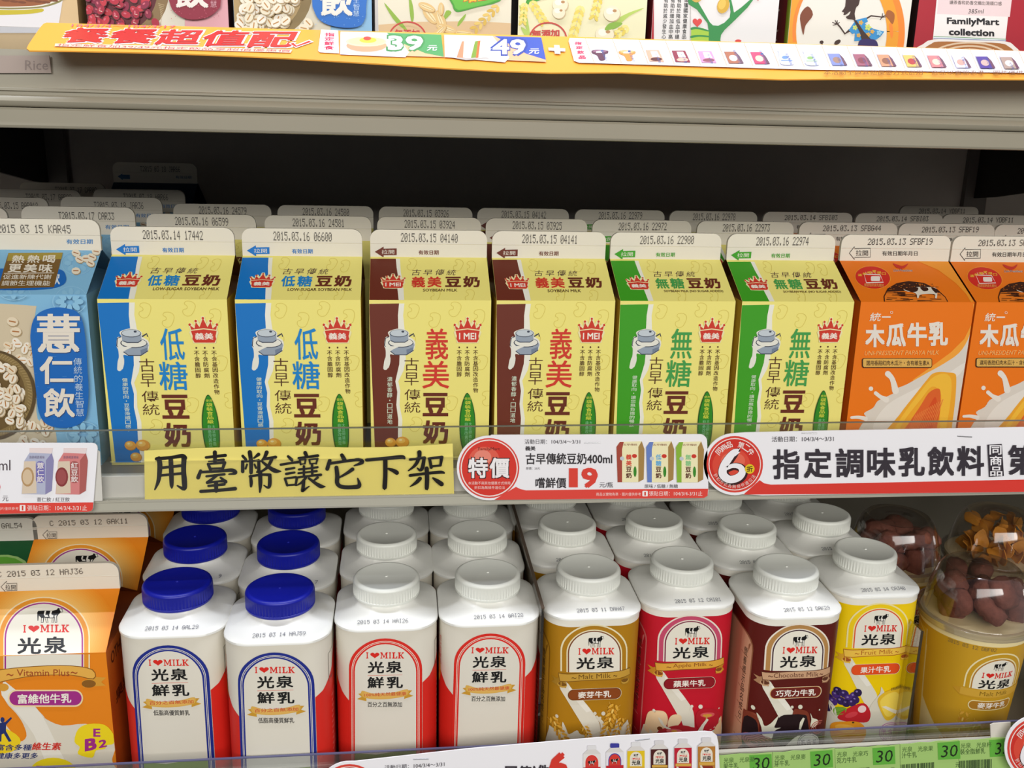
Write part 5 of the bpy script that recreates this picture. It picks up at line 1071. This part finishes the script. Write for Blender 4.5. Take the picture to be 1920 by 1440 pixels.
for i, x in enumerate(xs[:-1]):
    a.line([(x, yt(x)), (x+17, yb(x+17)-.5)], .9, '#e8a878')
    kd, c1, c2 = kinds[i]; by = yb(x+30)-4.5; X = x+13
    if kd == 'cup': a.spline([(X-1, by-19), (X+10, by-21), (X+29, by-19), (X+29, by-14), (X+24, by-12), (X+24, by-2), (X+14, by-1), (X+9, by-10), (X, by-14)], c1, 3); a.ell(X+14, by-18, 13, 2.6, c2); a.poly([(X+8, by-18), (X+20, by-19), (X+18, by-15), (X+7, by-15)], '#eee6ea')
    elif kd == 'box': a.poly([(X-1, by-22), (X+24, by-22), (X+34, by), (X+6, by-1)], c1); a.poly([(X-3, by-26), (X+22, by-26), (X+24, by-22), (X-1, by-22)], '#e6dce4'); a.poly([(X+8, by-20), (X+20, by-20), (X+26, by-9), (X+12, by-9)], '#f0e8ec'); a.ell(X+19, by-5, 11, 3.4, c2)
    elif kd == 'pack': a.poly([(X-1, by-22), (X+20, by-22), (X+28, by-14), (X+36, by), (X+8, by)], c1); a.poly([(X-2, by-26), (X+19, by-26), (X+20, by-22), (X-1, by-22)], '#ddd6e0'); a.ell(X+16, by-10, 8, 5.5, c2, .3); a.poly([(X+20, by-22), (X+28, by-14), (X+36, by), (X+30, by)], '#6a4a5c')
    else: a.spline([(X+1, by-27), (X+13, by-27), (X+15, by-22), (X+26, by-13), (X+32, by), (X+8, by), (X+4, by-14), (X+3, by-22)], c1, 3); a.ell(X+15, by-13, 6, 3, c2); a.poly([(X+7, by-8), (X+28, by-8), (X+29, by-6.5), (X+8, by-6.5)], c2)
    n = len(nm[i]); a.vtext(nm[i], x+29, by-4.6*n-(-2), x+34, by+1.5, '#4c5c94', 0, dx=4.2*n/2.6)
a.line([(1907, yt(1907)), (1924, yb(1924)-.5)], .9, '#e8a878')
a.group('fine_print'); a.text('本活動不與其他優惠方式併用・商品以實物為準・圖片僅供參考', 1543, 137, 1945, 145.5, '#7a4a1c', .0, dy=.5)
a.build(ut)
# added card that paints a faint reflection of a drink carton onto the upper channel
tk = sign_plane((-19, -5.0, 11.6)); tb = board('painted_reflection', tk, [(-60, 104), (92, 104), (96, 137), (-60, 137)], (0, 0, 1), 'beige card painted as a reflection in the upper channel, cut by the frame', 'reflection', '#a5958c')
a = Art(tk, (0, 0, 1)); a.group('reflected_lettering'); a.text('Rice', 47, 113, 90, 131, '#857670', 0); a.build(tb)
# little printed cartons and bottles for the tags
def mini_carton(a, x0, y0, x1, y1, band, face, ink, st, side):
    X = lambda u: x0+(x1-x0)*u; Y = lambda v: y0+(y1-y0)*v; q = lambda p: [(X(u), Y(v)) for u, v in p]
    a.poly(q([(0, .14), (.78, .14), (.78, 1), (.04, 1)]), face); a.poly(q([(.78, .14), (.9, 0), (1, .2), (.97, .93), (.78, 1)]), side); a.poly(q([(0, .14), (.12, .02), (.9, 0), (.78, .14)]), face)
    a.poly(q([(0, .14), (.12, .02), (.26, .02), (.2, .2), (.2, 1), (.04, 1)]), band)
    for i, c in enumerate(st): a.text(c, X(.34), Y(.32+.15*i), X(.54), Y(.45+.15*i), ink if i < 2 else '#5a2a1c', .03)
    a.ell(X(.64), Y(.36), (x1-x0)*.09, (y1-y0)*.05, '#cf3a2c', n=10); a.ell(X(.66), Y(.74), (x1-x0)*.055, (y1-y0)*.13, '#3a8a2c', n=12); a.text('古早傳統', X(.24), Y(.06), X(.74), Y(.11), '#8a4a3c'); a.ell(X(.2), Y(.42), (x1-x0)*.08, (y1-y0)*.05, '#c4ccd4', n=10)
def date_bar(a, x0, y0, x1, y1, sq):
    a.text('張貼日期：104/3/4-3/31止', x0, y0, x1, y1, '#f3e6e2', .0); a.rrect(sq[0], sq[1], sq[2], sq[3], 6, '#f6f0ee'); a.text('1', sq[0]+.36*(sq[2]-sq[0]), sq[1]+6, sq[0]+.64*(sq[2]-sq[0]), sq[3]-6, '#d8402c', .05)
TY = -4.55; tp = sign_plane((0, TY, -8.5))
# red bean and barley tag
cr = (0, 800, 4.174); WT = '#f3f1f6'
tb = board('promotion_tag', tp, [(-260, 128)]+[(722, 128), (745, 135), (760, 150), (764, 172), (728, 640), (716, 658), (690, 666), (-260, 690)], cr, 'white tag with small red bean and barley cartons, beside the barley drink', 'sign', WT, group=None)
a = Art(tp, cr); a.group('red_bar'); a.poly([(-260, 600), (731, 592), (727, 640), (716, 657), (690, 665), (-260, 689)], '#e2483e'); date_bar(a, 215, 614, 682, 656, (155, 612, 200, 660)); a.text('圖片僅供參考', -20, 628, 146, 652, '#f3d0ca')
a.group('tag_lettering'); a.text('400ml', -170, 262, 82, 346, '#4a4046', .0, dy=-4); a.text('19', -110, 430, 4, 540, '#e2483e', .03); a.text('元', 20, 540, 66, 582, '#4a4046'); a.text('薏仁飲 / 紅豆飲', 290, 552, 546, 586, '#4a4046')
a.group('carton_pictures')
for x0, c1, c2, c3, st in ((170, '#b4b8d0', '#8e8ab4', '#7a74b4', '薏仁飲'), (437, '#d88484', '#b0605c', '#a85a58', '紅豆飲')):
    w_ = 250; a.poly([(x0+62, 165), (x0+246, 165), (x0+236, 212), (x0+62, 205)], '#eadada'); a.poly([(x0+20, 270), (x0+62, 203), (x0+236, 210), (x0+190, 265)], c1); a.poly([(x0+236, 205), (x0+252, 265), (x0+236, 500), (x0+185, 530), (x0+190, 262)], c2); a.poly([(x0+20, 268), (x0+190, 264), (x0+186, 530), (x0, 526)], c1)
    a.poly([(x0+20, 270), (x0+110, 268), (x0+118, 520), (x0+2, 524)], '#dccab4'); a.ell(x0+48, 392, 50, 76, '#b89468' if x0 < 300 else '#8a3a3c'); a.ell(x0+46, 392, 38, 60, '#d8c0a0' if x0 < 300 else '#a05050'); a.rrect(x0+112, 268, x0+182, 440, 30, c3); a.vtext(st, x0+120, 276, x0+175, 436, '#efe6e4', .01); a.text('熱熱喝更美味', x0+62, 226, x0+180, 250, '#6a5a78')
a.build(tb)
hb = sign_plane((0, TY+.12, -8.5)); board('ticket_holder', hb, [(700, 190), (772, 188), (782, 200), (802, 580), (700, 584)], cr, 'pale plastic ticket holder showing behind the red bean and barley tag', 'ticket holder', '#d6d3cc')
# hand lettered yellow paper
yp = sign_plane((0, -4.16, -8.5)); CY = (260, 820, 6.4)
yo = [(66, 160), (700, 130), (1300, 112), (1920, 108), (2500, 122), (3000, 118), (3400, 100), (3768, 74), (3786, 690), (3000, 706), (1920, 716), (1000, 742), (74, 768)]
tb = board('paper_sign', yp, yo, CY, 'yellow paper sign hand lettered with large black brush characters', 'sign', '#efe07c', th=.02, rough=.6)
a = Art(yp, CY); a.group('brush_lettering'); K = '#171310'
ST = '''245,255,46 255,330,50 250,430,46 235,530,36 195,625,14|215,258,34 400,240,32 520,222,40 555,245,46|545,240,50 540,400,48 550,540,52 545,615,40 465,580,14|385,250,44 392,400,46 396,560,40 398,605,16|270,365,26 515,338,28|270,455,24 515,432,26
810,240,26 940,225,28 1040,215,32|915,178,40 918,295,34|845,285,20 1020,268,26|835,320,28 862,382,30|840,318,18 1035,300,26|1032,302,34 1010,372,26|860,375,22 1010,368,20|745,400,30 715,480,38|735,415,26 940,405,26 1120,392,36 1165,425,30 1085,440,14|815,465,22 1030,440,24|935,460,24 825,540,30|825,542,24 960,525,20 1040,522,32|985,480,20 1045,530,36|840,580,24 1030,560,26|930,540,40 932,640,36|748,645,32 950,632,30 1160,612,36
1335,175,42 1350,290,38 1350,420,34|1250,220,26 1288,262,26|1440,200,34 1385,245,16|1250,285,32 1250,405,34|1250,288,20 1440,272,22|1442,272,28 1442,395,32 1420,412,16|1302,320,18 1285,372,18|1392,320,18 1410,362,20|1538,175,38 1510,240,28 1470,280,18|1500,257,22 1645,232,30|1598,260,32 1545,355,28 1455,415,16|1490,292,22 1590,370,38 1650,398,40 1708,402,10|1345,458,26 1352,535,32 1350,582,22|1335,462,22 1480,442,24 1578,445,30|1575,450,34 1575,555,36 1555,597,24 1505,570,10|1460,412,40 1462,560,36 1456,652,14
1795,222,24 1840,265,32|1708,322,24 1830,302,22 1918,290,26|1770,378,24 1870,360,20|1772,432,24 1872,415,20|1758,490,24 1785,570,22|1758,487,18 1890,470,22|1900,480,26 1886,565,20|1785,567,18 1888,560,18|2000,178,36 2020,225,32|1922,242,22 2050,226,24 2150,212,28|1935,268,20 1946,318,18|1935,264,14 2005,257,16|2005,260,18 1996,308,16|1945,314,12 1998,309,12|2050,262,18 2060,310,16|2050,258,14 2150,247,18|2147,252,20 2132,308,16|2060,308,12 2135,302,12|1925,377,20 2060,362,18 2148,350,22|1920,422,20 2050,406,18 2138,396,22|1985,338,24 1985,458,22|2082,322,24 2086,448,22|1905,472,20 2060,452,20 2188,440,26|2010,472,26 1960,530,22 1898,568,10|1985,502,28 1975,600,34 1970,632,28 2048,577,10|2045,482,22 2130,545,32 2190,578,38 2238,580,10|2150,472,24 2092,518,14
2440,203,34 2470,258,42|2295,268,34 2265,368,38|2300,302,28 2480,277,26 2640,257,32 2683,290,36 2587,330,12|2375,352,38 2385,450,42 2385,540,40 2440,583,38 2560,588,38 2648,570,42 2630,482,12|2568,372,36 2500,420,28 2402,475,16
2737,260,34 2920,246,32 3150,226,38 3188,240,24|2960,262,42 2960,450,42 2952,590,42 2952,612,14|2997,366,20 3060,390,38 3098,414,42
3257,256,24 3400,236,24 3430,236,32|3425,242,32 3405,350,36 3375,383,26 3342,356,10|3368,168,42 3365,230,36 3320,320,30 3236,390,10|3490,247,28 3510,350,30|3480,242,22 3640,226,28|3635,232,32 3620,325,24|3510,336,20 3620,326,20|3257,445,28 3450,421,26 3620,406,30 3663,415,18|3455,362,40 3460,480,42 3456,598,38 3458,610,14|3375,482,38 3330,530,32 3257,579,8|3530,476,16 3580,510,38 3633,548,44'''
for ln in ST.split('\n'):
    for st in ln.split('|'): a.brush([(lambda x, y, w_: (x, y, w_*1.22+2))(*(float(n) for n in p.split(','))) for p in st.split(' ')], K)
a.build(tb)
# special price tag with the round badge
CT = (840, 780, 3.692)
def arcp(cx, cy, r, a0, a1, n=20): return [(cx+r*math.cos(math.radians(a0+(a1-a0)*i/n)), cy+r*math.sin(math.radians(a0+(a1-a0)*i/n))) for i in range(n+1)]
tb = board('promotion_tag', tp, arcp(285, 360, 224, 80, 272, 26)+[(300, 131), (1000, 128)]+rr(1200, 126, 1794, 570, 50, 5, (0, 1, 0, 0))[1:7]+[(1803, 520), (1796, 552), (1770, 568), (1200, 574)], CT, 'white special price tag with red round badge and three soy cartons printed', 'sign', WT)
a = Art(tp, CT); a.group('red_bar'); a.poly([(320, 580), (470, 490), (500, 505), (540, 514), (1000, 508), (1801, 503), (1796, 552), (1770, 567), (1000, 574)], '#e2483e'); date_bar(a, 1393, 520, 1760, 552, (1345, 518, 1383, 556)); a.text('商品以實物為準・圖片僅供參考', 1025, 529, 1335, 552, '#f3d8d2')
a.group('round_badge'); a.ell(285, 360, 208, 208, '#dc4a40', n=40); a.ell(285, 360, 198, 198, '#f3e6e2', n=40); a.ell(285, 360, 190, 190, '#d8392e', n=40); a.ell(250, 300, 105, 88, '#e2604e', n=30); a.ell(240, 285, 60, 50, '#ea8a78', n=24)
a.text('FamilyMart', 210, 216, 358, 243, '#3a2422', .0)
for c, x0, x1 in (('特', 140, 275), ('價', 288, 425)): a.text(c, x0-6, 282, x1+6, 434, '#3a2a2c', .07); 
for c, x0, x1 in (('特', 140, 275), ('價', 288, 425)): a.text(c, x0, 288, x1, 428, '#f4f0f2', .028)
a.text('本活動不與其他優惠方式併用', 140, 452, 430, 474, '#f3d8d2'); a.text('折扣為無條件進位法', 182, 483, 394, 505, '#f3d8d2')
a.group('tag_lettering'); a.text('活動日期：104/3/4～3/31', 530, 160, 914, 193, '#4a464c', .0); a.text('義美', 535, 207, 605, 238, '#3a363a', .02); a.text('古早傳統豆奶400ml', 538, 256, 1136, 334, '#332f33', .016, dy=-2); a.text('原價：25元', 540, 352, 636, 370, '#5a565a'); a.text('嚐鮮價', 605, 425, 818, 497, '#332f33', .016); a.text('1', 836, 360, 898, 492, '#df4438', .03); a.text('9', 922, 356, 1036, 496, '#df4438', .03); a.text('元/瓶', 1048, 455, 1141, 493, '#4a464c'); a.text('原味 / 低糖 / 無糖', 1360, 470, 1590, 497, '#4a464c')
a.group('carton_pictures')
for x0, b_, ik, st in ((1165, '#a84a3c', '#d8503c', '義美豆奶'), (1370, '#6a84c8', '#6ab0dc', '低糖豆奶'), (1575, '#8ab83c', '#8ac88a', '無糖豆奶')): mini_carton(a, x0, 172, x0+194, 456, b_, '#f3ebbe', ik, st, '#a8854c')
a.build(tb)
def staple(t, surf, crop, x0, y0, x1, y1):
    A = Art(surf, crop); p = [A.P(x0, y0), A.P(x1, y1)]; b = MB(); n = 8
    q0, q1 = (surf.at(x, y, .03) for x, y in p); d = (q1-q0).normalized(); u = surf.n; v = d.cross(u)
    b.loft([[c+(u*math.cos(i*.785)+v*math.sin(i*.785))*.03 for i in range(n)] for c in (q0-u*.06, q0, q1, q1-u*.06)], mat('#9a9a9c', .3, .5, metal=1)); b.build('staple', t)
staple(tb, tp, CT, 945, 186, 1055, 184)
# long second-item tag
CL = (1300, 780, 3.097)
def six_badge(a, cx, cy, r):
    k = r/178
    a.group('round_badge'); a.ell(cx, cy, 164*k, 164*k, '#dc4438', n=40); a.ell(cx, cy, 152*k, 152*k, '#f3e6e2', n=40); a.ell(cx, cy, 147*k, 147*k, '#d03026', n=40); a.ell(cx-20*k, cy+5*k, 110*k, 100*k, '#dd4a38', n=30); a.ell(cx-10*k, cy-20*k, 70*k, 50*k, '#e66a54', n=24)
    six = [(cx+dx*k, cy+dy*k, w*k) for dx, dy, w in ((15, -85, 12), (-5, -70, 34), (-35, -35, 44), (-65, 15, 46), (-68, 60, 48), (-30, 88, 44), (20, 76, 44), (44, 45, 40), (30, 15, 32), (-10, 8, 26), (-50, 25, 20))]
    a.brush([(x+4*k, y+5*k, w+16*k) for x, y, w in six], '#3a1a1c'); a.brush(six, '#f4f1f6'); a.poly([(cx-12*k, cy-60*k), (cx+34*k, cy-98*k), (cx+20*k, cy-74*k), (cx+32*k, cy-72*k), (cx+4*k, cy-48*k)], '#f4f1f6')
    a.arc_text('同商品 第二件', cx, cy, 118*k, -140, -38, 36*k, '#f4e9e6', .01); a.arc_text('折扣方式為無條件進位法', cx, cy, 128*k, 150, 34, 22*k, '#f0d2cc', 0, True)
    a.ell(cx+86*k, cy+26*k, 28*k, 28*k, '#e8c822', n=20); a.text('折', cx+68*k, cy+8*k, cx+104*k, cy+44*k, '#4a2a10', .02)
tb = board('promotion_tag', tp, arcp(240, 280, 180, 75, 270, 26)+[(300, 95), (800, 84), (2300, 58), (2330, 425), (1920, 441), (1000, 452), (400, 461)], CL, 'long white tag with red six badge under the papaya milk cartons', 'sign', WT)
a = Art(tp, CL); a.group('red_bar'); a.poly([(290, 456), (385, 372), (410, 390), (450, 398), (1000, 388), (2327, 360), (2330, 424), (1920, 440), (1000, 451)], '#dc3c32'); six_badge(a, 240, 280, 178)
a.group('tag_lettering'); a.text('活動日期：104/3/4～3/31', 455, 118, 814, 150, '#4a464c', .0, dy=-4)
for c, *b in (('指', 460, 192, 616, 366), ('定', 640, 188, 802, 360), ('調', 824, 186, 986, 356), ('味', 1008, 182, 1172, 356), ('乳', 1190, 178, 1342, 350), ('飲', 1358, 176, 1512, 346), ('料', 1528, 172, 1686, 346), ('第', 1824, 166, 1990, 340), ('二', 2010, 180, 2160, 330)): a.text(c, *b, '#38323a', .026)
a.poly([(1704, 164), (1788, 160), (1800, 346), (1714, 352)], '#38323a'); a.vtext('同商品', 1716, 164, 1786, 350, '#f3f0f4', .016, dx=4)
a.build(tb); staple(tb, tp, CL, 630, 98, 716, 100); staple(tb, tp, CL, 1533, 116, 1616, 121)
# tags and price labels along the bottom shelf
bp = sign_plane((0, -9.3, -24.5)); CB = (560, 1340, 2.8235)
tb = board('promotion_tag', bp, arcp(270, 425, 178, 150, 272, 14)+[(300, 247), (900, 180), (1700, 112), (2150, 88), (2190, 92), (2214, 112), (2222, 150), (2236, 420), (2236, 700), (200, 720)], CB, 'white tag with red six and row of small milk bottles, on the bottom shelf edge', 'sign', WT)
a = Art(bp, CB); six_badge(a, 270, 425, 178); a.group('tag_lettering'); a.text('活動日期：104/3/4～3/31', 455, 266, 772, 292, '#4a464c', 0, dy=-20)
a.group('tag_lettering#2')
for c, x0, y0 in (('同', 1092, 270), ('第', 1168, 268), ('2', 1240, 268), ('件', 1262, 262)): a.text(c, x0, y0, x0+(64 if c != '2' else 16), y0+70, '#38323a', .03)
a.group('tag_lettering#2'); a.text('6', 1324, 196, 1426, 340, '#d8382c', .04)
a.group('bottle_pictures')
for i, (x, y, c, cp, k2) in enumerate(((1505, 158, '#e8e2de', '#e4e2e4', RED), (1626, 148, '#e8e4ea', '#3c3c9c', '#2c3a9c'), (1738, 140, '#e6c41c', '#e4e2e4', '#e8e0d4'), (1862, 130, '#4c1a1a', '#dcd8da', '#e8e0d4'), (1986, 122, '#c01c34', '#dcd8da', '#e8e0d4'), (2110, 114, '#b87c34', '#dcd8da', '#e8e0d4'))):
    w_ = 92; a.rrect(x+22, y, x+w_-22, y+24, 6, cp); a.poly([(x+24, y+24), (x+w_-24, y+22), (x+w_, y+44), (x+w_, y+260), (x, y+260), (x, y+46)], '#ddd8d4'); a.poly([(x, y+48), (x+w_, y+46), (x+w_, y+260), (x, y+260)], c)
    if i < 2: arch(a, x+12, x+w_-12, y+52, y+150, 40, k2); arch(a, x+16, x+w_-16, y+57, y+150, 36, '#d83a30'); a.cow(x+26, y+78, x+w_-24, y+108, '#151515', '#e8e0dc'); a.poly([(x, y+118), (x+w_, y+114), (x+w_, y+260), (x, y+260)], '#c8242c')
    else: arch(a, x+14, x+w_-14, y+52, y+128, 36, '#e8e0d0'); a.cow(x+34, y+62, x+w_-32, y+80); a.ilovemilk(x+24, y+84, x+w_-24, y+94); a.text('光泉', x+24, y+96, x+w_-22, y+122, INK, .02); a.rect(x+6, y+130, x+w_-4, y+144, '#d8a848'); a.rrect(x+20, y+150, x+w_-12, y+166, 7, '#8a2a1c'); a.poly([(x+10, y+146), (x+20, y+146), (x+60, y+230), (x+40, y+250)], '#e4dccc')
a.build(tb); staple(tb, bp, CB, 607, 235, 688, 232); staple(tb, bp, CB, 1782, 135, 1858, 126)
tb = board('promotion_tag', bp, arcp(1993, 178, 176, 0, 360, 40)[:-1], (1240, 1340, 2.8235), 'round red six tag on the bottom shelf edge, cut by the frame', 'sign', WT); a = Art(bp, (1240, 1340, 2.8235)); six_badge(a, 1993, 178, 176); a.build(tb)
gp = sign_plane((0, -8.75, -24.5)); CG_ = (1240, 1340, 2.8235)
hb = board('ticket_holder', sign_plane((0, -8.68, -24.5)), [(1742, 54), (1760, 46), (1850, 40), (1850, 120), (1745, 126)], CG_, 'pale blank plastic ticket holder behind the round six tag', 'ticket holder', '#d9d3c8')
for x0, x1, y0, y1, l1, l2, pr, bar, desc in ((70, 588, 226, 200, '光泉　光泉蘋', '果牛乳', '30', 0, 'for apple milk, first beside the white tag'), (590, 918, 200, 178, '光泉　光泉麥', '芽牛乳', '30', 0, 'for malt milk'), (920, 1262, 182, 158, '光泉　光泉巧', '克力牛乳', '30', 1, 'for chocolate milk'), (1264, 1572, 156, 132, '光泉　光泉果', '汁牛乳', '30', 1, 'for fruit milk'), (1574, 2140, 136, 100, '光泉　光泉杯', '裝全脂鮮乳', '35', 1, 'for whole milk, under the round six tag')):
    tb = board('price_label', gp, [(x0, y0)]+[(x0+(x1-x0)*i/6, y0+(y1-y0)*i/6+(3 if i % 2 else -2)) for i in range(1, 6)]+[(x1, y1), (x1+6, y1+330), (x0+6, y0+330)], CG_, 'green price label '+desc, 'price label', '#a4c874', th=.03, group='green price labels on the bottom shelf rail')
    a = Art(gp, CG_); w0 = min(x1, x0+330) if x0 > 100 else x1; px = x0+197 if x0 > 100 else 465
    if x0 > 1500: px = 1735
    sl = (y1-y0)/(x1-x0); Y = lambda x, d: y0+(x-x0)*sl+d
    a.group('price_patch'); a.poly([(px, Y(px, 8)), (px+118, Y(px+118, 8)), (px+122, Y(px, 92)), (px+4, Y(px, 98))], '#62ae3e'); a.text(pr, px+18 if x0 < 1500 else px+30, Y(px, 22), px+104, Y(px, 86), '#1c2a14', .0, sh=.12, dy=-6)
    a.group('label_lettering'); q = x0+10 if x0 > 100 else 330; e = q+165
    a.text(l1[:2], q, Y(q, 16), q+54, Y(q, 44), '#4a6a34', 0, dy=-4); a.text(l1[3:], q+84, Y(q, 12), q+164, Y(q, 40), '#4a6a34', 0, dy=-4); a.text(l2, q-2, Y(q, 46), q+26*len(l2), Y(q, 76), '#3c5a2c', 0, dy=-6); a.text('元', px+96, Y(px, 112), px+120, Y(px, 138), '#3c5a2c')
    a.group('barcode'); rnd = random.Random(int(x0)); x = x0+4 if x0 > 100 else 330
    while x < (x0 if x0 > 100 else 330)+178:
        w_ = rnd.choice((2.2, 3.5, 5)); a.poly([(x, Y(x, 108)), (x+w_, Y(x+w_, 108)), (x+w_, Y(x+w_, 160)), (x, Y(x, 160))], '#33482a'); x += w_+rnd.choice((2.2, 3.2, 5))
    a.build(tb)
